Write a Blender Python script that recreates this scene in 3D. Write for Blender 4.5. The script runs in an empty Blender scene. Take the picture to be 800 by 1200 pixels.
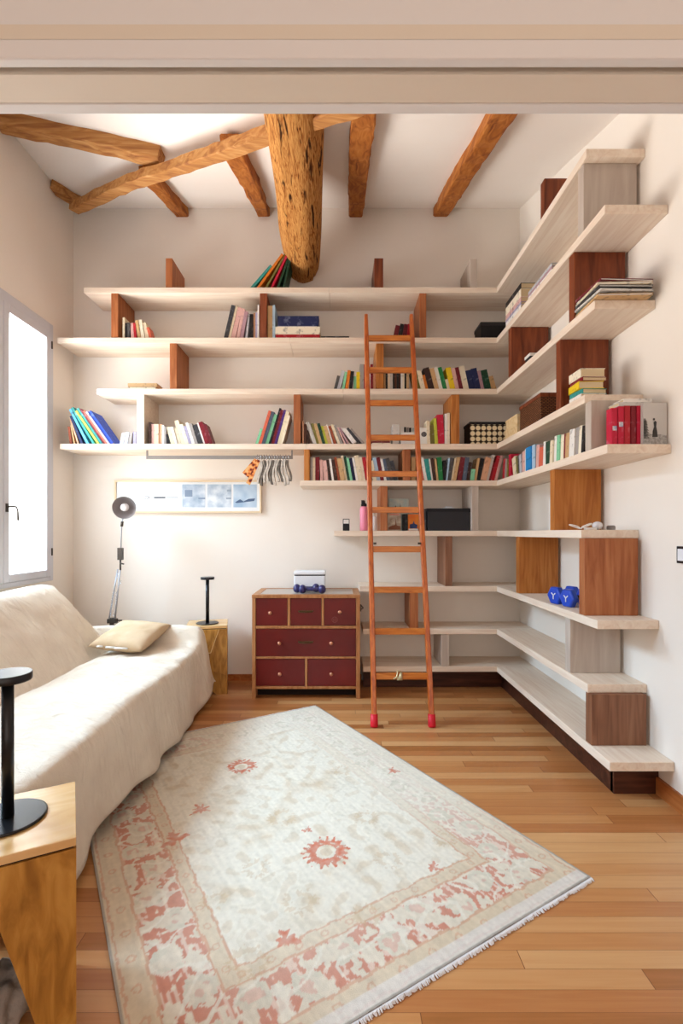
import bpy, bmesh, math, random
from mathutils import Vector, Matrix, noise
random.seed(7)
D = bpy.data; SC = bpy.context.scene; COL = SC.collection
# ------------------------------------------------------------------ camera, world, lights, exposure
F, CX, CY, CZ = 580.0, 397.0, 624.0, 1.32
cam = D.cameras.new('camera'); camo = D.objects.new('camera', cam); COL.objects.link(camo)
camo.location = (0, 0, CZ); camo.rotation_euler = (math.pi/2, 0, 0)
cam.sensor_fit = 'AUTO'; cam.sensor_width = 36; cam.lens = 36*F/1200
cam.shift_x = (400-CX)/1200; cam.shift_y = (CY-600)/1200; cam.clip_start = .05
SC.camera = camo
W = D.worlds.new('world'); SC.world = W; W.use_nodes = True
W.node_tree.nodes['Background'].inputs[0].default_value = (.97, .98, 1, 1)
W.node_tree.nodes['Background'].inputs[1].default_value = 1.1
SC.view_settings.view_transform = 'Standard'; SC.view_settings.look = 'None'
SC.view_settings.gamma = 1; SC.view_settings.use_curve_mapping = False
SC.view_settings.exposure = 0.24
def area(name, loc, rot, sx, sy, power, color, spread=180):
    l = D.lights.new(name, 'AREA'); l.shape = 'RECTANGLE'; l.size = sx; l.size_y = sy; l.energy = power; l.color = color
    l.spread = math.radians(spread)
    o = D.objects.new(name, l); COL.objects.link(o); o.location = loc; o.rotation_euler = rot; return o
# daylight outside the casement window (left wall), facing into the room
area('window_daylight', (-2.76, 3.47, 2.0), (0, -math.pi/2, 0), 2.1, 1.25, 38, (.72, .88, 1))
area('high_sky_daylight', (-5.5, 3.2, 4.5), (0, -math.radians(51), 0), 2.0, 5.5, 1180, (.52, .77, 1))
area('ground_bounce_fill', (-5.2, 3.4, -0.2), (0, -math.radians(130), 0), 3.4, 6.0, 1150, (1, .92, .83))  # added low lamp: warm ground bounce to lift ceiling and upper walls
# added fill lamp inside the closed room behind the camera
area('front_room_fill', (0.3, -2.3, 1.5), (math.pi/2, 0, 0), 3.6, 2.4, 37, (1, .9, .82))

# ------------------------------------------------------------------ materials
def srgb(c):
    if isinstance(c, str): c = [int(c[i:i+2], 16) for i in (0, 2, 4)]
    r = [v/255 for v in c]
    return tuple(v/12.92 if v <= .04045 else ((v+.055)/1.055)**2.4 for v in r)+(1,)
MC = {}
def base(name, col, rough=.6, metal=0, spec=.3):
    m = D.materials.new(name); m.use_nodes = True
    b = m.node_tree.nodes['Principled BSDF']
    b.inputs['Base Color'].default_value = srgb(col); b.inputs['Roughness'].default_value = rough
    b.inputs['Metallic'].default_value = metal; b.inputs['Specular IOR Level'].default_value = spec
    return m
def N(m, t, **k):
    n = m.node_tree.nodes.new(t)
    for a, v in k.items(): setattr(n, a, v)
    return n
def L(m, a, b): m.node_tree.links.new(a, b)
def B(m): return m.node_tree.nodes['Principled BSDF']
def ramp(m, fac, stops):
    r = N(m, 'ShaderNodeValToRGB'); L(m, fac, r.inputs[0])
    e = r.color_ramp.elements
    while len(e) < len(stops): e.new(.5)
    for i, (p, c) in enumerate(stops): e[i].position = p; e[i].color = srgb(c)
    return r.outputs[0]
def bump(m, h, strength=.2, dist=.01):
    b = N(m, 'ShaderNodeBump'); b.inputs['Strength'].default_value = strength; b.inputs['Distance'].default_value = dist
    L(m, h, b.inputs['Height']); L(m, b.outputs[0], B(m).inputs['Normal'])
def mottled(name, c1, c2, scale=3, rough=.7, bs=.1, bscale=60, spec=.3, metal=0):
    m = base(name, c1, rough, metal, spec)
    tc = N(m, 'ShaderNodeTexCoord'); n = N(m, 'ShaderNodeTexNoise'); n.inputs['Scale'].default_value = scale; n.inputs['Detail'].default_value = 5
    L(m, tc.outputs['Object'], n.inputs['Vector'])
    L(m, ramp(m, n.outputs[0], [(.35, c1), (.65, c2)]), B(m).inputs['Base Color'])
    if bs:
        n2 = N(m, 'ShaderNodeTexNoise'); n2.inputs['Scale'].default_value = bscale; n2.inputs['Detail'].default_value = 4
        L(m, tc.outputs['Object'], n2.inputs['Vector']); bump(m, n2.outputs[0], bs, .005)
    return m
def wood(name, cols, axis=0, scale=1.0, stretch=14, rough=.5, bs=.08, spec=.3, big=1.2):
    """grain runs along axis"""
    m = base(name, cols[0], rough, 0, spec)
    tc = N(m, 'ShaderNodeTexCoord'); mp = N(m, 'ShaderNodeMapping')
    s = [stretch*scale]*3; s[axis] = scale; mp.inputs['Scale'].default_value = s
    L(m, tc.outputs['Object'], mp.inputs['Vector'])
    n = N(m, 'ShaderNodeTexNoise'); n.inputs['Scale'].default_value = 2.2; n.inputs['Detail'].default_value = 8; n.inputs['Distortion'].default_value = big
    L(m, mp.outputs[0], n.inputs['Vector'])
    st = [(.28+.44*i/(len(cols)-1), c) for i, c in enumerate(cols)]
    L(m, ramp(m, n.outputs[0], st), B(m).inputs['Base Color'])
    bump(m, n.outputs[0], bs, .004)
    return m
M = {}
M['wall'] = mottled('lime_plaster_wall', 'f0e6db', 'f2e9df', 1.5, .9, .08, 25, .1)
M['ceiling'] = mottled('ceiling_plaster', 'f6ede5', 'f8f0e9', 1.5, .9, .05, 25, .1)
M['header'] = base('header_paint', 'e9e8e8', .45)
M['header_tan'] = base('header_tan_and_moulding_shadow', 'e6dccd', .5)
M['slot'] = base('dark_track_slot', '0d0a08', .9)
SH = ['e2cab4', 'ecd9c5', 'f3e3d1']
M['shelf_x'] = wood('whitewashed_pine_x', SH, 0, .8, 16, .6)
M['shelf_y'] = wood('whitewashed_pine_y', SH, 1, .8, 16, .6)
M['washed'] = wood('whitewashed_block', ['b3a295', 'bdaea1', 'c8bbae'], 2, .8, 9, .6)
M['maho'] = wood('dark_red_brown_block', ['5c2a14', '7b3b1f', '904c2a'], 2, 1, 12, .45)
M['redbrown'] = wood('russet_block', ['8c4b28', 'a7633a', 'ba784b'], 2, 1, 12, .45)
M['orange'] = wood('orange_pine_block', ['9a551c', 'b87232', 'c78443'], 2, 1, 12, .45)
M['brown'] = wood('brown_block', ['6b4430', '875b42', '986b50'], 2, 1, 12, .45)
M['plinth'] = wood('dark_plinth_wood', ['2e1710', '46251a', '593224'], 0, 1, 10, .4)
M['beam_x'] = wood('hewn_beam_x', ['8e5530', 'b57c44', 'cb9a62'], 0, 1.2, 9, .75, .5)
M['beam_y'] = wood('hewn_beam_y', ['7a3d18', 'ab6426', 'c07c3c'], 1, 1.2, 9, .75, .5)
M['log'] = wood('old_log_wood', ['34180a', '9a5c28', 'b87f44', 'c68f50', 'a06428'], 1, 2.6, 9, .85, 1.0, .15, 2.6)
M['ladder'] = wood('varnished_ladder_wood', ['9c4318', 'bd5e24', 'cb7333'], 2, 2, 8, .3, .02, .5)
M['rung'] = wood('varnished_rung_wood', ['a1500f', 'c56e22', 'd28538'], 0, 2, 8, .3, .02, .5)
M['baseboard'] = wood('baseboard_wood', ['9a5526', 'b26a35', 'c07c47'], 1, 1, 10, .4)
M['table'] = wood('golden_table_wood', ['8a5c20', 'b07c34', 'c8964a'], 2, 2.6, 4, .35, .05, .45)
M['tabletop'] = wood('table_top_wood_with_sheen', ['cfa267', 'dcb47c', 'e4c290'], 0, 1.6, 5, .2, .02, .6)  # paler than the body wood: window sheen on the top put into the tone
M['black_metal'] = base('black_lacquered_metal', '17181c', .3, .3, .5)
M['chrome'] = base('brushed_chrome', 'c8c8cc', .25, .9)
M['white_metal'] = base('white_enamel', 'a9a9ae', .35, .35)
M['shade_in'] = base('grey_shade_inside', 'b0a9aa', .4)
M['bulb'] = base('frosted_bulb', 'eeeaea', .3)
M['dark_steel'] = base('dark_steel', '4e4640', .4, .7)
M['rail'] = base('grey_rail', '8a827d', .45, .3)
M['upvc'] = base('grey_white_window_paint', 'cfcfd6', .4)
M['rubber'] = base('red_rubber', 'd01f30', .45)
M['cloth'] = mottled('beige_cotton_throw', 'ddcfbe', 'e6dac9', 6, .95, .5, 220, .05)
M['pillow'] = mottled('sand_linen', 'c0a584', 'cdb394', 8, .95, .4, 260, .05)
M['edge'] = base('pale_plywood_edge', 'e8c88c', .5)
M['frame_wood'] = base('pale_frame_wood', 'e6cfae', .5)
M['mat_board'] = base('white_mat_board', 'eceef0', .8)
M['red_drawer'] = mottled('dark_red_lacquer', '600c0a', '6e1310', 3, .35, 0, 60, .4)
M['chest_wood'] = wood('chest_frame_wood', ['9c6138', 'b27a4c', 'c08a5c'], 2, 1.5, 8, .4)
M['knob'] = base('pale_copper_knob', 'c68a6c', .3, .4)
M['bronze'] = base('aged_bronze', '5c4a30', .4, .7)
M['dark'] = base('dark_interior', '1f1310', .8)
M['white'] = base('white_gloss', 'eceef2', .25)
M['white_matt'] = base('white_paper', 'e8e4de', .7)
M['navy_vinyl'] = base('navy_vinyl', '2c2c66', .3, 0, .5)
M['blue_vinyl'] = base('blue_vinyl', '1746c0', .35, 0, .5)
M['pages'] = base('book_pages', 'd8c29c', .85)
M['black'] = base('black_card', '17161a', .6)
M['charcoal'] = base('charcoal_card', '2b2a2e', .6)
M['cable'] = base('white_cable', 'eee6dd', .4)
g = base('window_glass', 'ffffff', .02); M['glass'] = g
_t = N(g, 'ShaderNodeBsdfTransparent'); _mx = N(g, 'ShaderNodeMixShader'); _gl = N(g, 'ShaderNodeBsdfGlossy'); _gl.inputs['Roughness'].default_value = .02
_mx.inputs[0].default_value = .06; L(g, _t.outputs[0], _mx.inputs[1]); L(g, _gl.outputs[0], _mx.inputs[2])
L(g, _mx.outputs[0], g.node_tree.nodes['Material Output'].inputs['Surface'])
BC = dict(cream='e6d6b8', white='ece6df', ivory='efe3cb', tan='c9a374', peach='d9a583', pink='d9aba3', mauve='b08a92', red='b01e2a', crimson='c01a3a',
    maroon='6e1822', coral='d4654a', orange='d67a24', yellow='e6c41e', lime='c9cf4a', olive='7a7134', green='1f7a3f', mint='86cba0', teal='2f8f88',
    sky='5fb4d8', blue='1a7fc0', royal='2348b8', navy='1d2650', slate='4f5a6c', lilac='a9a3bd', purple='4b2c7c', grey='a39b96', silver='bdbcc2', charcoal='3a393d',
    black='1c191b', brown='5a3424', umber='41261c', rust='97492c', forest='22452f')
BC = {**BC, 'dark red': '7c1420', 'dark green': '163f2c', 'dark grey': '4a4746', 'pale grey': 'cfcac4', 'dark brown': '37201a', 'pale blue': 'a9c3d8', 'bright blue': '1f86c8'}
def wrinkle(m):
    tc = N(m, 'ShaderNodeTexCoord'); mp = N(m, 'ShaderNodeMapping'); mp.inputs['Scale'].default_value = (5, 11, 3); mp.inputs['Rotation'].default_value = (0, 0, .5)
    L(m, tc.outputs['Object'], mp.inputs['Vector'])
    n = N(m, 'ShaderNodeTexNoise'); n.inputs['Scale'].default_value = 1.3; n.inputs['Detail'].default_value = 6; n.inputs['Distortion'].default_value = 1.5; L(m, mp.outputs[0], n.inputs['Vector'])
    old = [x for x in m.node_tree.nodes if x.type == 'BUMP'][0]
    b = N(m, 'ShaderNodeBump'); b.inputs['Strength'].default_value = .55; b.inputs['Distance'].default_value = .03
    L(m, n.outputs[0], b.inputs['Height']); L(m, b.outputs[0], old.inputs['Normal'])
wrinkle(M['cloth'])
def bookmat(c):
    k = 'bk_'+c
    if k not in M: 
        r_, g_, b_ = [int(BC[c][i:i+2], 16) for i in (0, 2, 4)]; lum = (r_+g_+b_)/3
        alt = [int(v*.72) for v in (r_, g_, b_)] if lum > 120 else [int(v+(215-v)*.35) for v in (r_, g_, b_)]
        M[k] = mottled('cover_'+c.replace(' ', '_'), BC[c], alt, 30, .5, 0)
        for n_ in M[k].node_tree.nodes:
            if n_.type == 'VALTORGB': n_.color_ramp.elements[0].position = .55; n_.color_ramp.elements[1].position = .68
    return M[k]
_m = M['log']; _r = [n for n in _m.node_tree.nodes if n.type == 'VALTORGB'][0]
_tc = N(_m, 'ShaderNodeTexCoord'); _mp = N(_m, 'ShaderNodeMapping'); _mp.inputs['Scale'].default_value = (26, 3.2, 26); L(_m, _tc.outputs['Object'], _mp.inputs['Vector'])
_n = N(_m, 'ShaderNodeTexNoise'); _n.inputs['Scale'].default_value = 1; _n.inputs['Detail'].default_value = 3; _n.inputs['Distortion'].default_value = .6; L(_m, _mp.outputs[0], _n.inputs['Vector'])
_x = N(_m, 'ShaderNodeMix', data_type='RGBA'); L(_m, ramp(_m, _n.outputs[0], [(.33, 'ffffff'), (.39, '000000')]), _x.inputs[0]); L(_m, _r.outputs[0], _x.inputs[6]); _x.inputs[7].default_value = srgb('3a1c0a')
L(_m, _x.outputs[2], B(_m).inputs['Base Color'])
# floor: narrow parquet strips running left to right
def floor_mat():
    m = base('oak_strip_floor', 'b57c4c', .32, 0, .45); nt = m.node_tree
    tc = N(m, 'ShaderNodeTexCoord'); sx = N(m, 'ShaderNodeSeparateXYZ'); L(m, tc.outputs['Object'], sx.inputs[0])
    def mth(op, a, b=None):
        n = N(m, 'ShaderNodeMath', operation=op)
        for i, v in enumerate((a, b)):
            if v is None: continue
            if isinstance(v, (int, float)): n.inputs[i].default_value = v
            else: L(m, v, n.inputs[i])
        return n.outputs[0]
    ry = mth('DIVIDE', sx.outputs[1], .068); row = mth('FLOOR', ry); fy = mth('FRACT', ry)
    wn = N(m, 'ShaderNodeTexWhiteNoise', noise_dimensions='1D'); L(m, row, wn.inputs['W'])
    rx = mth('ADD', mth('DIVIDE', sx.outputs[0], 1.15), mth('MULTIPLY', wn.outputs[0], 7.0)); col = mth('FLOOR', rx); fx = mth('FRACT', rx)
    cb = N(m, 'ShaderNodeCombineXYZ'); L(m, row, cb.inputs[0]); L(m, col, cb.inputs[1])
    w2 = N(m, 'ShaderNodeTexWhiteNoise', noise_dimensions='2D'); L(m, cb.outputs[0], w2.inputs['Vector'])
    # offset the grain per plank
    mp = N(m, 'ShaderNodeMapping'); mp.inputs['Scale'].default_value = (1.6, 34, 1); L(m, tc.outputs['Object'], mp.inputs['Vector'])
    va = N(m, 'ShaderNodeVectorMath', operation='ADD'); L(m, mp.outputs[0], va.inputs[0])
    sc = N(m, 'ShaderNodeVectorMath', operation='SCALE'); L(m, w2.outputs['Color'], sc.inputs[0]); sc.inputs['Scale'].default_value = 30; L(m, sc.outputs[0], va.inputs[1])
    n = N(m, 'ShaderNodeTexNoise'); n.inputs['Scale'].default_value = 1.6; n.inputs['Detail'].default_value = 8; n.inputs['Distortion'].default_value = .8; L(m, va.outputs[0], n.inputs['Vector'])
    f = mth('ADD', mth('MULTIPLY', w2.outputs['Value'], .72), mth('MULTIPLY', n.outputs[0], .42))
    c = ramp(m, f, [(.12, '99602f'), (.38, 'b17242'), (.62, 'be8450'), (.95, 'cd9c69')])
    gy = mth('LESS_THAN', fy, .018); gx = mth('LESS_THAN', fx, .0022); gap = mth('MAXIMUM', gy, gx)
    mx = N(m, 'ShaderNodeMix', data_type='RGBA'); L(m, gap, mx.inputs[0]); L(m, c, mx.inputs[6]); mx.inputs[7].default_value = srgb('7a4a28')
    L(m, mx.outputs[2], B(m).inputs['Base Color'])
    bump(m, mth('SUBTRACT', mth('MULTIPLY', n.outputs[0], .15), gap), .12, .002)
    return m
M['floor'] = floor_mat()

# ------------------------------------------------------------------ mesh helpers
def nb(): return bmesh.new()
def box(bm, x0, x1, y0, y1, z0, z1, mi=0):
    vs = [bm.verts.new(p) for p in ((x0,y0,z0),(x1,y0,z0),(x1,y1,z0),(x0,y1,z0),(x0,y0,z1),(x1,y0,z1),(x1,y1,z1),(x0,y1,z1))]
    for f in ((0,3,2,1),(4,5,6,7),(0,1,5,4),(1,2,6,5),(2,3,7,6),(3,0,4,7)):
        bm.faces.new([vs[i] for i in f]).material_index = mi
    return vs
def prism(bm, pts, a0, a1, axis=1, mi=0):
    """polygon pts in the two other axes, extruded along axis"""
    def P(p, a):
        l = list(p); l.insert(axis, a); return tuple(l)
    A = [bm.verts.new(P(p, a0)) for p in pts]; Bv = [bm.verts.new(P(p, a1)) for p in pts]
    n = len(pts); fs = [bm.faces.new(A), bm.faces.new(Bv[::-1])]
    for i in range(n): fs.append(bm.faces.new((A[i], Bv[i], Bv[(i+1) % n], A[(i+1) % n])))
    for f in fs: f.material_index = mi
    bmesh.ops.recalc_face_normals(bm, faces=fs)
def tube(bm, pts, rads, seg=12, cap=True, mi=0):
    pts = [Vector(p) for p in pts]
    if isinstance(rads, (int, float)): rads = [rads]*len(pts)
    rings = []; up = Vector((0, 0, 1)); prev = None
    for i, p in enumerate(pts):
        d = (pts[min(i+1, len(pts)-1)]-pts[max(i-1, 0)]).normalized()
        if prev is None:
            a = d.cross(up)
            if a.length < 1e-3: a = d.cross(Vector((1, 0, 0)))
        else: a = prev-d*prev.dot(d)
        a.normalize(); prev = a; b = d.cross(a)
        rings.append([bm.verts.new(p+(a*math.cos(t)+b*math.sin(t))*rads[i]) for t in [2*math.pi*k/seg for k in range(seg)]])
    for r0, r1 in zip(rings, rings[1:]):
        for k in range(seg):
            f = bm.faces.new((r0[k], r0[(k+1) % seg], r1[(k+1) % seg], r1[k])); f.smooth = True; f.material_index = mi
    if cap:
        for r in (rings[0][::-1], rings[-1]): bm.faces.new(r).material_index = mi
def lathe(bm, prof, c=(0, 0, 0), seg=32, mat=None, cap=True):
    """prof: (radius, z) list about a vertical axis through c; mat optional Matrix"""
    rings = []
    for r, z in prof:
        ring = []
        for k in range(seg):
            t = 2*math.pi*k/seg; v = Vector((r*math.cos(t), r*math.sin(t), z))
            if mat: v = mat @ v
            ring.append(bm.verts.new(v+Vector(c)))
        rings.append(ring)
    for r0, r1 in zip(rings, rings[1:]):
        for k in range(seg):
            bm.faces.new((r0[k], r0[(k+1) % seg], r1[(k+1) % seg], r1[k])).smooth = True
    if cap:
        bm.faces.new(rings[0][::-1]); bm.faces.new(rings[-1])
def tag(o, label=None, cat=None, group=None, kind=None):
    if label: o['label'] = label
    if cat: o['category'] = cat
    if group: o['group'] = group
    if kind: o['kind'] = kind
    return o
def thing(name, loc, label, cat, group=None, rz=0):
    o = D.objects.new(name, None); COL.objects.link(o); o.location = loc; o.rotation_euler = (0, 0, rz)
    o.empty_display_size = .1
    return tag(o, label, cat, group)
def mw(o):
    m = Matrix.LocRotScale(o.location, o.rotation_euler.to_quaternion(), o.scale)
    return (mw(o.parent) @ m) if o.parent else m
def obj(name, bm, mats, parent=None, origin=None, local=False, bevel=0, sub=0, smooth=False):
    """bm is in world coordinates unless local"""
    if not isinstance(mats, (list, tuple)): mats = [mats]
    me = D.meshes.new(name)
    o = D.objects.new(name, me); COL.objects.link(o)
    if parent is not None:
        o.parent = parent
        if not local: bm.transform(mw(parent).inverted())
    elif origin is not None:
        if not local: bm.transform(Matrix.Translation(-Vector(origin)))
        o.location = origin
    bmesh.ops.recalc_face_normals(bm, faces=bm.faces)
    if smooth:
        for f in bm.faces: f.smooth = True
    bm.to_mesh(me); bm.free()
    for m in mats: me.materials.append(M[m] if isinstance(m, str) else m)
    if bevel:
        b = o.modifiers.new('bevel', 'BEVEL'); b.width = bevel; b.segments = 2; b.limit_method = 'ANGLE'
    if sub:
        s = o.modifiers.new('sub', 'SUBSURF'); s.levels = sub; s.render_levels = sub
    return o
def struct(name, bm, mat, parent=None, bevel=0):
    o = obj(name, bm, mat, parent, bevel=bevel)
    if parent is None: o['kind'] = 'structure'
    return o
def bx(*a):
    bm = nb(); box(bm, *a); return bm
def PX(px, Y): return (px-CX)*Y/F
def PZ(py, Y): return CZ-(py-CY)*Y/F
# ------------------------------------------------------------------ key dimensions
YB, YF = 4.424, 4.085            # back wall, front edge of the shelves on it
XL, XR, XF = -2.372, 1.615, 1.303 # side walls, front edge of the right-hand shelves
def ZR(y): return 4.218-.31*(YB-y)          # roof plane sloping down towards the camera
def ZL(x): return 4.218-.211*(x-XL)         # roof plane sloping down from the left wall
# ------------------------------------------------------------------ structure
struct('floor', bx(XL-.4, XR+1.2, -2.4, YB+.1, -.1, 0), 'floor')
struct('wall_back', bx(XL-.4, XR+.3, YB, YB+.2, 0, 4.6), 'wall')
struct('wall_right', bx(XR, XR+.2, 1.14, YB, 0, 4.6), 'wall')
WY0, WY1, WZ0, WZ1 = 2.85, 4.09, .925, 3.03
VY0, VY1 = 1.36, 2.60   # the second window, just left of the frame
bm = nb()
box(bm, XL-.38, XL, 1.14, VY0, 0, 4.6); box(bm, XL-.38, XL, VY1, WY0, 0, 4.6); box(bm, XL-.38, XL, VY0, VY1, 0, WZ0); box(bm, XL-.38, XL, VY0, VY1, WZ1, 4.6); box(bm, XL-.38, XL, WY1, YB, 0, 4.6)
box(bm, XL-.38, XL, WY0, WY1, 0, WZ0); box(bm, XL-.38, XL, WY0, WY1, WZ1, 4.6)
struct('wall_left', bm, 'wall')
# two roof planes meeting in a valley
bm = nb()
ys = lambda x: YB-.211*(x-XL)/.31
yR = ys(XR)
for pts, fz in (([(XL, YB), (XR, YB), (XR, yR)], lambda p: ZR(p[1])), ([(XL, YB), (XR, yR), (XR, 1.0), (XL, 1.0)], lambda p: ZL(p[0]))):
    lo = [bm.verts.new((p[0], p[1], fz(p))) for p in pts]; hi = [bm.verts.new((p[0], p[1], fz(p)+.15)) for p in pts]
    bm.faces.new(lo[::-1]); bm.faces.new(hi)
    n = len(pts)
    for i in range(n): bm.faces.new((lo[i], lo[(i+1) % n], hi[(i+1) % n], hi[i]))
struct('ceiling', bm, 'ceiling')
# wall with the wide opening, seen from the next room
HY = 1.0
bm = nb()
z_top = PZ(38, HY)
box(bm, XL, XR+1.0, HY, 1.14, z_top, 4.4)
box(bm, XL, -1.35, HY, 1.14, 0, z_top); box(bm, 1.4, XR+1.0, HY, 1.14, 0, z_top)
struct('wall_front', bm, 'header')
zb = PZ(68, HY-.03)
bm = nb(); box(bm, -1.35, 1.4, HY-.012, .9999, PZ(46, HY-.012), z_top+.004); struct('trim_1', bm, 'header_tan')  # tan strip puts the moulding's shadow line into colour
bm = nb(); box(bm, -1.35, 1.4, HY-.03, .9915, zb, PZ(45, HY-.03)); struct('trim_2', bm, 'header', bevel=.004)
bm = nb(); box(bm, -1.35, 1.4, .992, 1.0055, zb+.045, PZ(46, HY-.012)-.001); struct('trim_3', bm, 'slot')
bm = nb(); box(bm, -1.35, 1.4, 1.006, 1.071, zb, z_top-.001); struct('trim_4', bm, 'header_tan')
bm = nb(); box(bm, -1.35, 1.4, 1.0725, 1.10, zb-.001, z_top-.001); struct('trim_5', bm, 'header', bevel=.003)
# the next room: ceiling and side walls
struct('ceiling_next_room', bx(XL, XR+1, -2.4, HY, 2.75, 2.9), 'ceiling')
struct('wall_next_room_back', bx(XL, XR+1, -2.5, -2.4, 0, 2.9), 'wall')
struct('wall_next_room_left', bx(XL-.1, XL, -2.4, HY, 0, 2.9), 'wall')
struct('wall_next_room_right', bx(XR+.8, XR+1, -2.4, HY, 0, 2.9), 'wall')
# skirting
struct('baseboard_back', bx(XL, .2, YB-.015, YB, 0, .055), 'baseboard')
struct('baseboard_right', bx(XR-.015, XR, 1.14, 2.50, 0, .085), 'baseboard')
# window: outer frame, two sashes, glass, handle
def make_window(wname, WY0, WY1):
    fr = nb(); x0, x1 = XL-.05, XL+.012
    box(fr, x0, x1, WY0, WY0+.04, WZ0, WZ1); box(fr, x0, x1, WY1-.04, WY1, WZ0, WZ1)
    box(fr, x0, x1, WY0+.04, WY1-.04, WZ0, WZ0+.035); box(fr, x0, x1, WY0+.04, WY1-.04, WZ1-.075, WZ1)
    win = struct(wname, fr, 'upvc', bevel=.003)
    mid = (WY0+WY1)/2
    for a, b in ((WY0+.042, mid-.002), (mid+.002, WY1-.042)):
        s = nb(); w = .062; x0s, x1s = XL-.04, XL+.022; z0, z1 = WZ0+.037, WZ1-.077
        box(s, x0s, x1s, a, a+w, z0, z1); box(s, x0s, x1s, b-w, b, z0, z1)
        box(s, x0s, x1s, a+w, b-w, z0, z0+w-.005); box(s, x0s, x1s, a+w, b-w, z1-w, z1)
        so = obj('sash', s, 'upvc', win, bevel=.004)
        obj('pane', bx(XL-.022, XL-.014, a+w-.005, b-w+.005, z0+w-.01, z1-w+.005), 'glass', so)
        for hz in (z0+.2, z1-.1):
            hb = nb(); tube(hb, [(XL+.026, (WY1-.04 if b > mid+.1 else WY0+.04), hz-.03), (XL+.026, (WY1-.04 if b > mid+.1 else WY0+.04), hz+.03)], .006)
            obj('hinge', hb, 'dark_steel', so)
    h = nb(); hy = mid+.032; hz = PZ(595, 3.5)
    box(h, XL+.022, XL+.03, hy-.012, hy+.012, hz-.03, hz+.03)
    tube(h, [(XL+.03, hy, hz+.008), (XL+.06, hy, hz+.01), (XL+.065, hy+.04, hz+.008), (XL+.065, hy+.055, hz-.02), (XL+.065, hy+.058, hz-.09)], [.007, .007, .007, .006, .008], 10)
    obj('handle', h, 'dark_steel', win)
make_window('window_1', WY0, WY1)
make_window('window_2', VY0, VY1)
# outside reveal ledge
struct('trim_window_sill_near', bx(XL-.42, XL-.06, VY0, VY1, WZ0-.05, WZ0-.001), 'header')
struct('trim_window_sill', bx(XL-.42, XL-.06, WY0, WY1, WZ0-.05, WZ0-.001), 'header')

# ------------------------------------------------------------------ roof timbers
def nz(v, s, k): return noise.noise(Vector(v)*s)*k
def beam(name, label, p0, p1, w, d, mat, along_y=False):
    p0, p1 = Vector(p0), Vector(p1); dr = p1-p0; n = max(6, int(dr.length/.08)); dr.normalize()
    side = dr.cross(Vector((0, 0, 1))).normalized(); up = side.cross(dr)
    bm = nb(); rings = []
    pr = [(-.5, .42), (-.42, .5), (.42, .5), (.5, .42), (.5, -.42), (.42, -.5), (-.42, -.5), (-.5, -.42)]
    for i in range(n+1):
        c = p0.lerp(p1, i/n); sz = 1+nz(c, 1.7, .25)
        c = c+side*nz(c, .9, .05)
        rings.append([bm.verts.new(c+side*(a*w*sz+nz(c+side*a, 9, .012))+up*(b*d+nz(c+up*b, 8, .01))) for a, b in pr])
    for r0, r1 in zip(rings, rings[1:]):
        for k in range(8): bm.faces.new((r0[k], r0[(k+1) % 8], r1[(k+1) % 8], r1[k]))
    bm.faces.new(rings[0][::-1]); bm.faces.new(rings[-1])
    o = obj(name, bm, mat, origin=tuple(p0)); return tag(o, label, 'beam')
def hitR(px, py, dz=-.09):
    k = (CY-py)/F; y = (4.218-.31*YB+dz-CZ)/(k-.31); return Vector((PX(px, y), y, CZ+k*y))
h0, h1 = hitR(86, 240), hitR(335, 152)
hd = (h1-h0)
hip0 = h0-hd*.02; hip1 = h0+hd*1.75
beam('valley_beam', 'long diagonal valley beam crossing the ceiling from back left corner behind the log', hip0, hip1, .085, .07, 'beam_x')
def hipx(x):
    t = (x-h0.x)/hd.x; return h0+hd*t
for X, lab, w in ((PX(306, YB), 'short rafter just left of the big log, running to the back wall', .12),
                  (PX(211, YB), 'shortest rafter at left, from the valley beam to the back wall', .10),
                  (PX(414, YB), 'rafter just right of the big log, running to the back wall', .13),
                  (PX(514, YB), 'lone rafter sloping across the ceiling between log and right wall', .125)):
    t = (X-h0.x)/hd.x; ys_ = h0.y+hd.y*t
    ys_ = max(ys_+.02, 1.5)
    beam('rafter', lab, (X, ys_, ZR(ys_)-.03), (X+.01, YB-.002, ZR(YB)-.03), w, .09, 'beam_y')
for py, lab, px1 in ((3.44, 'rafter from the left wall to the valley beam, nearer the camera', 0), (4.06, 'very short rafter in the back left corner of the ceiling', 0)):
    tt = (py-h0.y)/hd.y; xe = h0.x+hd.x*tt-.03
    beam('rafter', lab, (XL+.01, py, ZL(XL)-.04), (xe, py+(.02 if py < 4 else .15), ZL(xe)-.04), (.11 if py < 4 else .085), (.1 if py < 4 else .07), 'beam_x')
# big log
bm = nb(); rings = []; seg = 40; LX, LZ, LR = -.322, 3.695, .148
for i in range(120):
    y = 1.15+(YB-1.15)*i/119
    ring = []
    for k in range(seg):
        t = 2*math.pi*k/seg; c = Vector((math.cos(t), y*1.0, math.sin(t)))
        r = LR*(1+.085*(YB-y))*(1+noise.noise(Vector((c.x*1.2, y*.8, c.z*1.2)))*.10+noise.noise(Vector((c.x*6, y*.9, c.z*6)))*.07+noise.noise(Vector((c.x*14, y*2.2, c.z*14)))*.045)
        if i > 114: r *= 1-.05*(i-114)/5
        ring.append(bm.verts.new((LX+.0425*(YB-y)+math.cos(t)*r, y, LZ+math.sin(t)*r)))
    rings.append(ring)
for r0, r1 in zip(rings, rings[1:]):
    for k in range(seg): bm.faces.new((r0[k], r0[(k+1) % seg], r1[(k+1) % seg], r1[k])).smooth = True
bm.faces.new(rings[0][::-1]); bm.faces.new(rings[-1])
tag(obj('log_beam', bm, 'log', origin=(LX, YB, LZ)), 'thick rough log beam running overhead into the back wall', 'beam')

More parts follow.
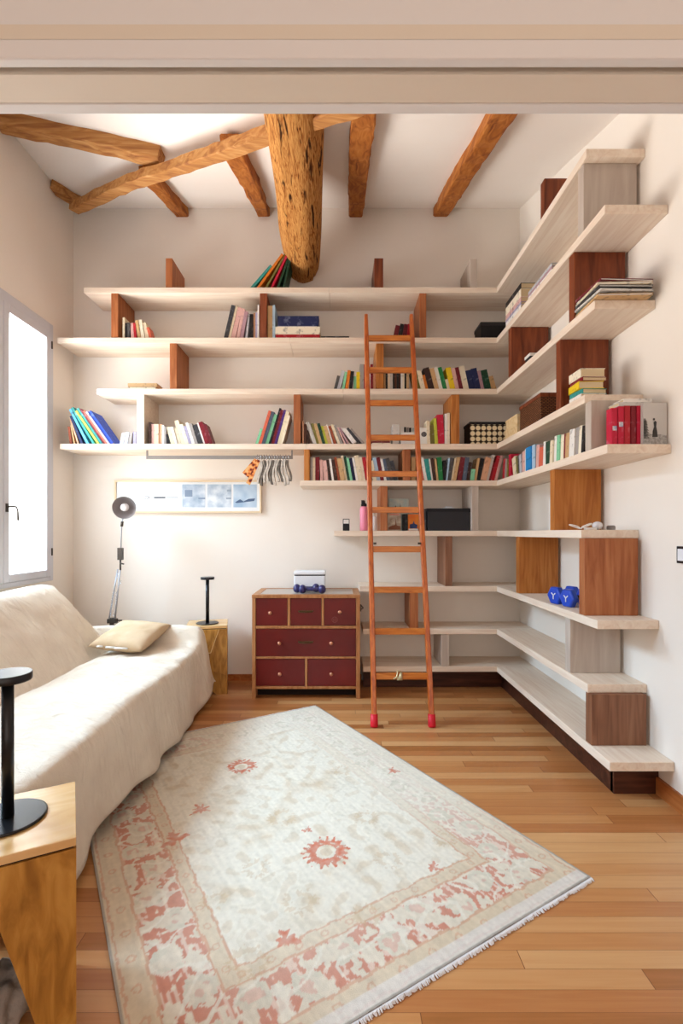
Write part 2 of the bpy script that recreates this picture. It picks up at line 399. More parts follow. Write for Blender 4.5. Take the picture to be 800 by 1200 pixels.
# ------------------------------------------------------------------ the corner bookcase
ST = .045
PY = [336.7, 395.5, 455.5, 520, 563, 622, 687, 737, 781]
SZ = [PZ(y, YF) for y in PY]                      # tops of the shelves, first = topmost
SL = [98, 67, 113, 70, 351, 391, 421, 425, 425]   # left ends in px at the front edge
SE = [754/(x-397) for x in (686, 707.6, 695.6, 684, 710.6, 680, 699, 687.5, 713.6)]  # near ends of the right-hand shelves (Y)
JT = {0: 386, 1: 340, 2: 402, 3: 359}
case = thing('corner_bookcase', ((XF+XL)/2, YB-.2, 0), 'whitewashed plank corner bookcase wrapping the back wall and the right wall', 'bookcase')
for i in range(9):
    z1 = SZ[i]; z0 = z1-ST; xl = max(PX(SL[i], YF), XL+.005)
    cuts = [xl]+([PX(JT[i], YF)] if i in JT else [])+[XR-.001]
    for a, b in zip(cuts, cuts[1:]):
        obj('shelf_board', bx(a+.0008, b-.0008, YF, YB-.001, z0, z1), 'shelf_x', case, bevel=.003)
    obj('shelf_board', bx(XF, XR-.001, SE[i], YF-.0015, z0, z1), 'shelf_y', case, bevel=.003)
# blocks between the shelves of the back wall: (upper shelf index or None for above shelf 0, px left, px right at front, material)
UB = [(-1, 193.7, 201.5, 'redbrown', .245), (-1, 438.5, 449, 'maho', .245), (-1, 551, 559, 'washed', .24),
      (0, 129.7, 138, 'redbrown', 0), (0, 304.2, 312.5, 'maho', 0), (0, 491.6, 499.5, 'redbrown', 0),
      (1, 198.4, 207, 'redbrown', 0), (1, 440.7, 449.5, 'orange', 0),
      (2, 160, 168.6, 'shelf_x', 0), (2, 343.8, 352, 'redbrown', 0), (2, 529, 538.4, 'orange', 0),
      (3, 356, 362.6, 'orange', 0), (3, 472, 481, 'redbrown', 0),
      (4, 445.5, 454, 'redbrown', 0), (4, 553, 561, 'washed', 0), (5, 521.6, 530, 'brown', 0),
      (6, 480, 490, 'redbrown', 0), (7, 517, 526.5, 'washed', 0)]
LN = {'redbrown': 'russet wooden block', 'maho': 'dark mahogany block', 'orange': 'orange pine block', 'washed': 'greyish whitewashed block', 'shelf_x': 'whitewashed block', 'brown': 'mid-brown wooden block'}
for i, a, b, m, hh in UB:
    z0 = SZ[0] if i < 0 else SZ[i+1]; z1 = z0+hh if i < 0 else SZ[i]-ST
    o = obj('upright', bx(PX(a, YF), PX(b, YF), YF+.006, YB-.002, z0, z1-.0005), m, case, bevel=.003); o['label'] = LN[m]
UR = [(-1, 632, 'maho', .235), (0, 675.5, 'washed', 0), (1, 665, 'maho', 0), (1, 594.5, 'maho', 0), (2, 650, 'maho', 0),
      (3, 684, 'washed', 0), (4, 643, 'orange', 0), (5, 603.4, 'orange', 0), (5, 676.8, 'redbrown', 0), (6, 660.6, 'washed', 0), (7, 684.5, 'brown', 0)]
for i, p, m, hh in UR:
    yf = 755.7/(p-397)
    z0 = SZ[0] if i < 0 else SZ[i+1]; z1 = z0+hh if i < 0 else SZ[i]-ST
    o = obj('upright', bx(XF+.006, XR-.02, yf-.062, yf, z0, z1-.0005), m, case, bevel=.003); o['label'] = LN[m]
XP, YP = 1.388, 4.232
o = obj('plinth', bx(PX(425, YF)+.01, XP, YP, YP+.03, 0, SZ[8]-ST), 'plinth', case); o['label'] = 'dark stained plinth board'
bm = nb(); box(bm, XP, XP+.03, 2.51, YP+.03, 0, SZ[8]-ST); box(bm, XP, XR-.001, 2.50, 2.53, 0, SZ[8]-ST)
o = obj('plinth', bm, 'plinth', case); o['label'] = 'dark stained plinth board'
# ------------------------------------------------------------------ ladder
lad = thing('ladder', ((.22+.6)/2, 3.388, 0), 'tall varnished wooden ladder leaning on the corner bookcase', 'ladder')
SLP = .2218
def lp(z): return 3.388+SLP*z
for s, xb, xt in ((-1, PX(438, 3.388), PX(428.5, 4.07)), (1, PX(505, 3.388), PX(481, 4.07))):
    bm = nb(); pts = []; n = 14; sec = [(-.5, -.35), (-.35, -.5), (.35, -.5), (.5, -.35), (.5, .35), (.35, .5), (-.35, .5), (-.5, .35)]
    rings = []
    for i in range(n+1):
        z = .05+(3.09-.05)*i/n; x = xb+(xt-xb)*i/n; w = .036 if i < n else .028
        rings.append([bm.verts.new((x+a*w, lp(z)-.03+b*.05, z+b*.05*-SLP)) for a, b in sec])
    for r0, r1 in zip(rings, rings[1:]):
        for k in range(8): bm.faces.new((r0[k], r0[(k+1) % 8], r1[(k+1) % 8], r1[k]))
    bm.faces.new(rings[0][::-1]); bm.faces.new(rings[-1])
    obj('rail', bm, 'ladder', lad, bevel=.002)
    bm = nb(); tube(bm, [(xb, 3.358, 0), (xb, 3.360, .01), (xb, 3.372, .085)], [.024, .027, .025], 12)
    o = obj('foot', bm, 'rubber', lad); o['label'] = 'red rubber foot'
    for yy in (637,):
        z = 1.24; t = (z-.05)/3.04; x = xb+(xt-xb)*t
        bm = nb(); tube(bm, [(x-s*.018, lp(z)-.06, z), (x-s*.04, lp(z)-.06, z)], .008, 8); obj('bolt', bm, 'dark_steel', lad)
for py in (396.6, 434, 472.6, 513, 555.5, 597.7, 643.6, 691, 739.7, 792):
    k = (py-CY)/F; z = (CZ-k*3.36)/(1+k*SLP); t = (z-.05)/3.04
    xa = PX(438, 3.388)+(PX(428.5, 4.07)-PX(438, 3.388))*t+.012; xb_ = PX(505, 3.388)+(PX(481, 4.07)-PX(505, 3.388))*t-.012
    y = lp(z)-.03
    obj('rung', bx(xa, xb_, y-.014, y+.014, z-.022, z+.022), 'rung', lad, bevel=.004)
# small metal hook hung on the bottom rung
k = (792-CY)/F; z = (CZ-k*3.36)/(1+k*SLP); y = lp(z)-.045; x = PX(466, y)
bm = nb(); tube(bm, [(x+.02, y, z+.035), (x-.002, y-.003, z+.04), (x-.006, y-.004, z), (x-.03, y-.006, z-.015)], .006, 8)
tube(bm, [(x+.022, y, z+.03), (x+.018, y-.008, z), (x+.02, y-.006, z-.02)], [.008, .014, .012], 8)
box(bm, x-.006, x+.03, y-.006, y, z-.024, z+.0)
tag(obj('clip', bm, base('pale_brass', 'cbbf98', .35, .5), origin=(x, y, z)), 'small pale metal clip fixed on the bottom rung of the ladder', 'clip')
for pz in (396.6,):
    pass
# ------------------------------------------------------------------ books
ORD = 'first second third fourth fifth sixth seventh eighth ninth tenth eleventh twelfth thirteenth fourteenth fifteenth sixteenth seventeenth eighteenth nineteenth twentieth twenty-first twenty-second twenty-third twenty-fourth twenty-fifth twenty-sixth twenty-seventh twenty-eighth twenty-ninth thirtieth'.split()
def book_bm(t, h, d):
    """standing book: x thickness 0..t, y spine at 0 to depth d, z 0..h"""
    bm = nb(); c = min(.003, t*.2)
    box(bm, 0, c, 0, d, 0, h); box(bm, t-c, t, 0, d, 0, h)
    prism(bm, [(c, .0), (t-c, 0), (t-c, c), (c, c)], 0, h, 2)
    box(bm, c, t-c, c, d-.004, .003, h-.004, 1)
    return bm
def poly(a, t, l):
    r = math.radians(a)
    R = lambda x, z: (x*math.cos(r)+z*math.sin(r), -x*math.sin(r)+z*math.cos(r))
    return [R(x, z) for x, z in (((-t, 0), (0, 0), (0, l), (-t, l)) if a > 0 else ((0, 0), (t, 0), (t, l), (0, l)))]
def sat(P, Q):
    for A in (P, Q):
        for i in range(4):
            x0, z0 = A[i]; x1, z1 = A[(i+1) % 4]; nx, nz_ = z1-z0, x0-x1
            p = [x*nx+z*nz_ for x, z in P]; q = [x*nx+z*nz_ for x, z in Q]
            if max(p) <= min(q)+1e-7 or max(q) <= min(p)+1e-7: return False
    return True
def pack(bks, k):
    out = []; prev = []
    for t, h, a in bks:
        t = t*k; r = math.radians(abs(a)); l = max((h-t*math.sin(r))/math.cos(r), .03)
        q = poly(a, t, l)
        if not prev: x = -min(v[0] for v in q[:2])
        else:
            x = prev[-1][1]
            while any(sat(P, [(u+x, v) for u, v in q]) for P, _ in prev[-3:]): x += .0007
        pq = [(u+x, v) for u, v in q]; prev.append((pq, x)); out.append((x, t, l, a))
    b = [v[0] for v in prev[-1][0][:2]]
    return out, max(b)-0
def row(z, start, end, books, rowdesc, group, rz, org, hs, name='book'):
    """books: (w, h, angle, colour); org(x)-> world xy of spine at row coord x; hs: metres per unit of height; start/end in metres"""
    raw = [(b[0]*.007, b[1]*hs, b[2]) for b in books]; k = 1
    for _ in range(7):
        out, e = pack(raw, k)
        k *= max(.5, min(2, 1+((end-start)-e)/max(sum(r[0]*k for r in raw), .01)))
    out, e = pack(raw, k)
    for i, ((x, t, l, a), b) in enumerate(zip(out, books)):
        d = max(.09, min(.2, l*.72)); c = b[3]
        wx, wy = org(start+x)
        jit = random.uniform(0, .014)
        if a > 0:
            bm = book_bm(t, l, d); bm.transform(Matrix.Translation((-t, jit, 0)))
        else:
            bm = book_bm(t, l, d); bm.transform(Matrix.Translation((0, jit, 0)))
        o = obj(name, bm, [bookmat(c), 'pages'], None, local=True)
        o.location = (wx, wy, z+.0006)
        o.rotation_euler = (Matrix.Rotation(rz, 3, 'Z') @ Matrix.Rotation(math.radians(a), 3, 'Y')).to_euler()
        size = 'thin' if t < .015 else ('thick' if t > .034 else ('tall' if l > .2 else 'small' if l < .125 else 'slim' if t < .02 else 'plain'))
        if i == 0: pos = 'leftmost'
        elif i == len(out)-1: pos = 'rightmost'
        else: pos = ORD[i]+' from left'
        tag(o, f'{c} {size} book, {pos} {rowdesc}', 'book', group)
def back_row(i, p0, p1, books, rowdesc, group, inset=.028):
    Y = YF+inset
    row(SZ[i], PX(p0, Y), PX(p1, Y), books, rowdesc, group, 0, lambda x: (x, Y), Y/F*1.0)
def wing_row(i, p0, p1, books, rowdesc, group, inset=.03):
    X = XF+inset; y0, y1 = X*F/(p0-397), X*F/(p1-397)
    row(SZ[i], 0, y0-y1, books, rowdesc, group, -math.pi/2, lambda x: (X, y0-x), .001)
# shelf 1 (top): leaning folders against the log
back_row(0, 293, 333, [(5.5, 29, 41, 'teal'), (5, 42, 36, 'orange'), (4, 42, 30, 'olive'), (4.5, 44, 25, 'crimson'), (4, 40, 20, 'forest'), (4, 34, 12, 'dark green')],
    'leaning under the log on the top shelf', 'books leaning under the log')
back_row(1, 143.5, 178, [(2.5, 25, 0, 'cream'), (3, 19, 0, 'black'), (3, 19, 0, 'dark grey'), (3.5, 19, -4, 'pink'), (3, 19, -5, 'red'), (3.5, 22, -9, 'tan'), (4, 23, -10, 'ivory'), (4, 20, -12, 'cream'), (3, 14, -16, 'coral')],
    'in the short row beside second shelf left block', 'books at the left of the second shelf')
back_row(1, 262, 303.5, [(5.3, 40, 13, 'charcoal'), (3, 40, 13, 'cream'), (6, 38, 13, 'pink'), (4, 36, 11, 'pink'), (4.5, 33, 10, 'mauve'), (3, 30, 6, 'silver'), (4.5, 29, 0, 'black'), (3, 31, 0, 'peach'), (2.5, 31, 0, 'lilac'), (2.2, 40, 0, 'white')],
    'in second shelf row left of mahogany block', 'books at the middle of the second shelf')
back_row(1, 313.5, 322, [(5.5, 39, 0, 'tan'), (3, 40, 0, 'pale blue')], 'of pair beside the red and navy book pile', 'books at the middle of the second shelf')
back_row(1, 460.5, 481, [(4.5, 17, 12, 'maroon'), (4, 18, 10, 'black'), (4, 18, 8, 'maroon'), (4, 18, 5, 'red')], 'in the little group behind ladder top', 'books behind the ladder top')
back_row(2, 391, 440, [(3.4, 17, 14, 'dark grey'), (4, 23, 14, 'silver'), (3, 21, 10, 'mint'), (3.5, 23, 8, 'orange'), (4, 22, 6, 'black'), (3, 16, 0, 'mint'), (4, 21, 0, 'yellow'), (4.5, 30, 0, 'grey'), (4.5, 30, 0, 'red'), (3, 27, 0, 'white'), (3, 30, 0, 'dark red'), (3, 26, 0, 'peach')],
    'in third shelf row left of orange block', 'books on the third shelf')
back_row(2, 450, 479, [(2, 22, 0, 'tan'), (2.4, 20, 0, 'black'), (3, 22, 0, 'cream'), (3.5, 22, 0, 'pale grey'), (2.5, 20, 0, 'black'), (2.4, 21, 0, 'brown'), (2.5, 20, 0, 'black'), (2.6, 21, 0, 'umber'), (2, 22, 0, 'white'), (2.5, 20, 0, 'ivory'), (2.5, 21, 0, 'black'), (3, 21, 0, 'tan')],
    'in the third shelf row between ladder rails', 'books on the third shelf')
back_row(2, 486, 582, [(6, 23, -12, 'olive'), (4.5, 23, -13, 'cream'), (3, 18, -13, 'orange'), (6, 27, -15, 'dark brown'), (4.5, 26, -14, 'tan'), (4, 28, -14, 'white'), (4, 27, -14, 'green'), (3, 13, -12, 'cream'), (5.5, 27, -12, 'yellow'), (4, 26, -12, 'pink'), (4, 27, -12, 'maroon'), (6, 29, -12, 'ivory'), (6, 24, -12, 'navy'), (6, 26, -12, 'navy'), (3.5, 23, -12, 'mauve'), (6.5, 24, -13, 'dark green'), (5, 17, -16, 'tan')],
    'in the third shelf row right of ladder', 'books on the third shelf')
back_row(3, 81, 132, [(4, 21, -7, 'rust'), (2.5, 23, -11, 'tan'), (2.5, 30, -18, 'peach'), (4, 34, -22, 'navy'), (4, 42, -27, 'sky'), (4, 44, -31, 'teal'), (3.5, 40, -34, 'lime'), (4, 43, -34, 'teal'), (3, 42, -35, 'maroon'), (3, 40, -35, 'coral'), (3, 39, -35, 'lilac'), (5, 40, -35, 'royal')],
    'of folders slumped beside the window', 'folders beside the window')
back_row(3, 140, 158.5, [(3.5, 14, 12, 'silver'), (3.5, 15, 10, 'silver'), (3, 14, 8, 'grey'), (3, 15, 0, 'lilac')], 'of small booklets left of whitewashed block', 'booklets left of the whitewashed block')
back_row(3, 174, 249, [(3, 26, 0, 'umber'), (3, 24, 0, 'pink'), (5.5, 24, 0, 'cream'), (4, 24, 0, 'peach'), (2.5, 23, 0, 'white'), (2.5, 21, 0, 'grey'), (3, 12, -8, 'black'), (4.5, 21, -14, 'cream'), (3, 21, -15, 'white'), (3.5, 20, -16, 'ivory'), (5, 29, -17, 'cream'), (4, 24, -17, 'ivory'), (3.5, 22, -17, 'lilac'), (3.5, 26, -17, 'white'), (3.5, 25, -17, 'grey'), (6, 24, -17, 'charcoal'), (2, 26, -18, 'white'), (5, 27, -18, 'dark red'), (3.5, 24, -19, 'maroon')],
    'in fourth shelf row right of whitewashed block', 'books on the fourth shelf above the rail')
back_row(3, 299, 331, [(4, 19, 18, 'mint'), (4.5, 40, 17, 'coral'), (5, 39, 17, 'slate'), (5, 36, 17, 'mint'), (3, 43, 17, 'black'), (4.5, 41, 16, 'maroon'), (3.5, 41, 16, 'purple'), (5.5, 40, 15, 'cream'), (3, 34, 15, 'ivory')],
    'in fourth shelf row left of russet block', 'books on the fourth shelf above the rail')
back_row(3, 354, 427, [(2, 28, 0, 'peach'), (3.5, 24, 0, 'brown'), (3, 17, -6, 'umber'), (5, 27, -19, 'pale grey'), (3.5, 25, -16, 'olive'), (4.5, 25, -16, 'tan'), (4, 25, -15, 'forest'), (3.5, 22, -15, 'lime'), (5, 22, -16, 'tan'), (1.6, 24, -17, 'white'), (4, 22, -18, 'rust'), (4, 24, -20, 'cream'), (3.5, 23, -20, 'grey'), (2, 20, -24, 'pink'), (2.5, 20, -28, 'mauve'), (6, 20, -38, 'white'), (3.5, 20, -40, 'charcoal'), (3, 19, -41, 'grey')],
    'in fourth shelf row left of ladder', 'books on the fourth shelf by the ladder')
back_row(3, 500.5, 527, [(3.5, 28, -2, 'cream'), (5, 23, -3, 'olive'), (3.5, 31, -4, 'lime'), (7.5, 35, -3, 'crimson'), (3, 36, 0, 'white'), (3, 37, 0, 'ivory')],
    'in fourth shelf row left of orange block', 'books on the fourth shelf by the ladder')
back_row(4, 363.5, 433, [(3, 28, 0, 'grey'), (3, 27, 0, 'cream'), (5, 28, 0, 'dark red'), (3.5, 25, -3, 'pink'), (5, 24, -6, 'pink'), (3.5, 25, -8, 'dark brown'), (2.5, 26, -8, 'white'), (4, 25, -8, 'umber'), (3, 28, -9, 'rust'), (6, 27, -10, 'tan'), (2.5, 30, -10, 'cream'), (3, 29, -10, 'dark green'), (3, 27, -10, 'mint'), (4, 27, -10, 'navy'), (2.5, 28, -10, 'white'), (5, 30, -9, 'cream'), (4, 28, -9, 'ivory'), (4.5, 28, -10, 'red')],
    'in the fifth shelf row left of ladder', 'books on the fifth shelf')
back_row(4, 437, 466, [(4, 24, -11, 'cream'), (4, 28, -11, 'pale blue'), (4, 28, -11, 'maroon'), (2.5, 26, -11, 'white'), (3, 26, -12, 'slate'), (4, 27, -12, 'dark grey'), (4, 24, -13, 'charcoal')],
    'in the fifth shelf row between ladder rails', 'books on the fifth shelf')
back_row(4, 482, 582, [(5, 28, 0, 'tan'), (3, 27, -4, 'tan'), (3, 26, -9, 'coral'), (3.5, 28, -10, 'white'), (5, 26, -9, 'teal'), (2, 26, -8, 'white'), (4, 27, -8, 'umber'), (2.5, 26, -6, 'tan'), (5.5, 28, -4, 'green'), (3, 24, 0, 'black'), (2, 27, 7, 'pale blue'), (4, 27, 8, 'dark grey'), (2, 27, 10, 'cream'), (4, 28, 11, 'tan'), (5.5, 28, 9, 'maroon'), (5, 28, 8, 'slate'), (4, 22, 7, 'dark brown'), (5, 14, 6, 'mint'), (3, 27, 9, 'tan'), (4.5, 27, 11, 'black'), (7, 28, 13, 'peach'), (3, 31, 14, 'pale grey'), (2.5, 22, 14, 'dark red'), (4, 30, 14, 'red'), (3, 30, 14, 'pink')],
    'in the fifth shelf row right of ladder', 'books on the fifth shelf')
wing_row(4, 588, 683.5, [(3.5, 170, 10, 'red'), (3, 160, 9, 'grey'), (2.5, 150, 7, 'olive'), (4, 180, 0, 'crimson'), (5, 155, -14, 'cream'), (2.5, 150, -13, 'olive'), (2.5, 150, -12, 'dark grey'), (3, 150, -8, 'silver'), (3.5, 160, 0, 'pink'), (3, 170, 0, 'white'), (7, 172, 0, 'bright blue'), (4, 175, 0, 'pale blue'), (4, 165, 5, 'pink'), (5, 140, 5, 'coral'), (3, 165, 4, 'white'), (5, 155, 0, 'forest'), (3, 150, 5, 'cream'), (3.5, 170, 4, 'white'), (3, 165, 4, 'mint'), (3, 160, 4, 'ivory'), (2.5, 160, 4, 'dark red'), (3.5, 155, 4, 'tan'), (4.5, 165, 5, 'white'), (3, 165, 6, 'grey'), (3.5, 165, 6, 'ivory'), (2.5, 155, 6, 'black')],
    'in the row along the right wall', 'books on the fifth shelf along the right wall')
def flat(name, x0, x1, y0, y1, z0, t, col, label, cat='book', group=None, rz=0, side='-X', pages=True):
    """lying book; the spine faces -X or -Y"""
    cx, cy = (x0+x1)/2, (y0+y1)/2; a, b = (x1-x0)/2, (y1-y0)/2
    o = thing(name, (cx, cy, z0+.0004), label, cat, group, rz); bm = nb(); c = min(.003, t*.2)
    box(bm, -a, a, -b, b, 0, c); box(bm, -a, a, -b, b, t-c, t)
    if side == '-X': box(bm, -a, -a+c, -b, b, c, t-c)
    else: box(bm, -a, a, -b, -b+c, c, t-c)
    obj('cover', bm, bookmat(col) if col in BC else M[col], o, local=True)
    p = nb()
    if side == '-X': box(p, -a+c, a-.004, -b+.003, b-.003, c, t-c)
    else: box(p, -a+.003, a-.003, -b+c, b-.004, c, t-c)
    obj('pages', p, 'pages' if pages is True else pages, o, local=True)
    return z0+t+.0004
# pile on the second shelf: red, cream, navy ; thin black folder
z = SZ[1]; Y = YF+.03; gp = 'pile of books on the second shelf'
z = flat('book', PX(323, Y), PX(374.5, Y), Y, Y+.24, z, .036, 'red', 'bright red box file at the bottom of the second shelf pile', group=gp, side='-Y')
z = flat('book', PX(322.5, Y), PX(375, Y), Y-.004, Y+.235, z, .064, 'ivory', 'thick cream volume in the middle of the second shelf pile', group=gp, side='-Y')
z = flat('book', PX(325, Y), PX(371, Y), Y+.004, Y+.22, z, .007, 'lilac', 'thin pinkish booklet under the navy book on the second shelf', group=gp, side='-Y')
z = flat('book', PX(325.5, Y), PX(373.5, Y), Y, Y+.23, z, .082, 'navy', 'thick navy book on top of the second shelf pile', group=gp, side='-Y')
flat('folder', PX(376, Y), PX(409, Y), Y, Y+.2, SZ[1], .022, 'black', 'thin black folder lying beside the red and cream pile', 'folder', side='-Y')
# small pile of two on the third shelf left
z = SZ[2]; Y = YF+.05
z = flat('book', PX(152, Y), PX(182, Y), Y, Y+.13, z, .028, 'ivory', 'cream booklet under the tan one at left end of third shelf', side='-Y')
flat('book', PX(150, Y), PX(184, Y), Y-.005, Y+.13, z, .03, 'tan', 'tan book lying on the cream one at left end of third shelf', side='-Y')

def lidbox(name, x0, x1, y0, y1, z0, h, lidh, body, lid, label, cat='box', rz=0, ov=.004, group=None):
    cx, cy = (x0+x1)/2, (y0+y1)/2; a, b = (x1-x0)/2, (y1-y0)/2
    o = thing(name, (cx, cy, z0+.0004), label, cat, group, rz)
    obj('body', bx(-a+ov, a-ov, -b+ov, b-ov, 0, h-lidh*.5), body, o, local=True, bevel=.002)
    l = nb(); box(l, -a, a, -b, b, h-lidh, h)
    obj('lid', l, lid, o, local=True, bevel=.002)
    return o
Y = YF+.05
lidbox('storage_box', PX(563, Y), PX(598, Y), Y, Y+.2, SZ[1], .150, .03, 'black', 'charcoal', 'small black lidded box at the right end of the second shelf')
# checker box and wicker chest materials
m = base('houndstooth_paper', 'e4cfa4', .7); M['checker'] = m
tc = N(m, 'ShaderNodeTexCoord'); v = N(m, 'ShaderNodeTexVoronoi'); v.inputs['Scale'].default_value = 22; v.inputs['Randomness'].default_value = 0
mp = N(m, 'ShaderNodeMapping'); mp.inputs['Scale'].default_value = (1, .01, 1); L(m, tc.outputs['Object'], mp.inputs[0]); L(m, mp.outputs[0], v.inputs['Vector'])
L(m, ramp(m, v.outputs['Distance'], [(.36, 'ead7b0'), (.5, '2c1c16')]), B(m).inputs['Base Color'])
m = base('brown_wicker', '7a4a28', .7); M['wicker'] = m
tc = N(m, 'ShaderNodeTexCoord'); w_ = N(m, 'ShaderNodeTexBrick'); w_.inputs['Scale'].default_value = 20; w_.inputs['Color1'].default_value = srgb('9a6238'); w_.inputs['Color2'].default_value = srgb('7d4a26'); w_.inputs['Mortar'].default_value = srgb('3b2012'); w_.inputs['Mortar Size'].default_value = .06
w_.inputs['Row Height'].default_value = .2; w_.inputs['Brick Width'].default_value = .5
sp = N(m, 'ShaderNodeSeparateXYZ'); cbx = N(m, 'ShaderNodeCombineXYZ'); L(m, tc.outputs['Object'], sp.inputs[0]); ad = N(m, 'ShaderNodeMath', operation='ADD'); L(m, sp.outputs[0], ad.inputs[0]); L(m, sp.outputs[1], ad.inputs[1])
L(m, ad.outputs[0], cbx.inputs[0]); L(m, sp.outputs[2], cbx.inputs[1]); L(m, cbx.outputs[0], w_.inputs['Vector']); L(m, w_.outputs[0], B(m).inputs['Base Color']); bump(m, w_.outputs['Fac'], .6, -.004)
Y = YF+.03
lidbox('patterned_box', PX(550, Y), PX(596, Y), Y, Y+.2, SZ[3], .188, .022, 'checker', 'black', 'cream and black checked box with black lid on the fourth shelf')
# cream boxes and wicker chest on the right-hand part of the fourth shelf
x = XF+.03
M['creambox'] = mottled('cream_patterned_card', 'dfbf8c', 'ecd3a6', 40, .7, 0)
lidbox('cream_box', x, x+.2, 3.71, 3.99, SZ[3], .085, .02, 'creambox', 'creambox', 'lower of two cream boxes between checked box and wicker chest')
lidbox('cream_box', x+.004, x+.19, 3.72, 3.98, SZ[3]+.086, .075, .02, 'creambox', 'creambox', 'upper of two cream boxes between checked box and wicker chest')
wc = thing('wicker_chest', (x+.13, 3.46, SZ[3]+.0004), 'brown woven wicker chest with dark lid on the right-hand shelf', 'basket')
obj('body', bx(-.13, .13, -.19, .19, 0, .17), 'wicker', wc, local=True, bevel=.006)
obj('lid', bx(-.134, .134, -.194, .194, .165, .192), 'maho', wc, local=True, bevel=.004)
# pile of books, near end of the fourth right-hand shelf
z = SZ[3]; gp = 'pile of books at the near end of the fourth shelf'
for c, t, lab, dx, dy in (('white', .030, 'white book at the bottom of the pile beside russet block', 0, 0), ('teal', .028, 'teal spined book second from bottom of the pile', .006, .004),
        ('yellow', .040, 'yellow spined thick book in the middle of the pile', -.006, .002), ('dark red', .022, 'dark red spined book under the cream one near pile top', .004, -.002),
        ('ivory', .048, 'thick cream book crowning the pile beside russet block', 0, .004), ):
    z = flat('book', XF+.025+dx, XF+.16+dx, 2.715+dy, 2.855+dy, z, t, c, lab, group=gp, rz=dx*9)
# magazines, near end of third right-hand shelf
z = SZ[2]; gp = 'magazines at the near end of the third shelf'
for k_, (c, lab) in enumerate((('tan', 'tan magazine at the bottom of the sagging magazine pile'), ('forest', 'dark magazine second from bottom of the sagging pile'), ('pale grey', 'pale grey magazine third from bottom of the pile'),
        ('ivory', 'ivory magazine just below the middle of the pile'), ('charcoal', 'charcoal magazine in the middle of the pile'), ('cream', 'cream magazine above the charcoal one in the pile'),
        ('white', 'white magazine second from top of the pile'), ('maroon', 'dark red magazine on top of the pile by right wall'))):
    d = random.uniform(-.008, .008)
    z = flat('magazine', XF+.005+d, XR-.035+d, 2.49+d*2.3, 2.735+d*.6, z, .0112, c, lab, 'magazine', gp, rz=random.uniform(-.055, .055), pages='white_matt')
# pile on second right-hand shelf
z = SZ[1]; gp = 'books piled on the second shelf, right wall'
for c, t, lab in (('white', .05, 'white volume at the bottom of the high right-hand pile'), ('lilac', .02, 'lilac book second from bottom of the high right-hand pile'), ('pink', .035, 'pale pink book in the middle of the high right-hand pile'),
        ('ivory', .06, 'thick ivory book below the black one, high right-hand pile'), ('black', .04, 'black book on top of the high right-hand pile')):
    z = flat('book', XF+.02, XF+.2, 3.60, 3.93, z, t, c, lab, group=gp)
z = SZ[1]
for c, t, lab in (('white', .022, 'white magazine lying nearer the camera than the high pile'), ('mauve', .016, 'mauve magazine on the white one beside the high pile'), ('silver', .02, 'silver grey magazine topping the low pile on second shelf')):
    z = flat('magazine', XF+.012, XF+.2, 3.06, 3.44, z, t, c, lab, 'magazine', 'low pile on the second shelf, right wall', pages='white_matt')
# little dark box on third right-hand shelf
lidbox('trinket_box', XF+.03, XF+.1, 3.46, 3.56, SZ[2], .07, .02, 'charcoal', 'white_matt', 'tiny dark box on the third shelf before the far russet block')
# red binders, dark red books, photo book near the end of fifth right-hand shelf
def spinebook(px0, px1, Y, z0, h, d, col, label, cat='book', group=None, name='book', extra=None):
    x0, x1 = PX(px0, Y), PX(px1, Y)-.001
    o = thing(name, (x0, Y, z0+.0004), label, cat, group); t = x1-x0; c = min(.003, t*.2)
    bm = nb(); box(bm, 0, c, 0, d, 0, h); box(bm, t-c, t, 0, d, 0, h); box(bm, c, t-c, 0, c, 0, h)
    obj('cover', bm, bookmat(col), o, local=True, bevel=.001)
    obj('pages', bx(c, t-c, c, d-.004, .003, h-.005), 'pages', o, local=True)
    if extra:
        e = nb(); box(e, t*.15, t*.85, -.0012, 0, h*extra[0], h*extra[1]); obj('spine_label', e, extra[2], o, local=True)
    return o
gp = 'red binders at the near end of the fifth shelf'
M['whitelab'] = mottled('printed_label', 'e8dcd8', '6f8fb8', 60, .6, 0)
spinebook(716.5, 723.6, 2.45, SZ[4], .187, .05, 'crimson', 'leftmost red binder with small label, beside grey block', group=gp, name='binder', extra=(.40, .52, 'whitelab'))
spinebook(724, 731.2, 2.45, SZ[4], .195, .09, 'crimson', 'second red binder with small label, fifth shelf near end', group=gp, name='binder', extra=(.48, .60, 'whitelab'))
spinebook(731.5, 738.5, 2.45, SZ[4], .198, .105, 'red', 'plain red binder between labelled binder and dark red one', group=gp, name='binder')
spinebook(739, 745.5, 2.45, SZ[4], .198, .105, 'dark red', 'dark red binder near the black and white photo book', group=gp, name='binder')
spinebook(746, 752, 2.45, SZ[4], .198, .105, 'crimson', 'rightmost red binder touching the black and white photo book', group=gp, name='binder')
Y = 2.432; x0, x1 = PX(752.5, Y), XR-.006; hh = .207
pb = thing('photo_book', (x0, Y, SZ[4]+.0004), 'grey photo book with dark figure on its cover at shelf end', 'book'); t = x1-x0
bm = nb(); box(bm, 0, t, -.004, 0, 0, hh); box(bm, 0, t, .012, .015, 0, hh); box(bm, 0, .003, 0, .012, 0, hh)
obj('cover', bm, base('pale_grey_cover', 'c9c3bd', .5), pb, local=True)
obj('pages', bx(.003, t-.003, 0, .012, .003, hh-.003), 'pages', pb, local=True)
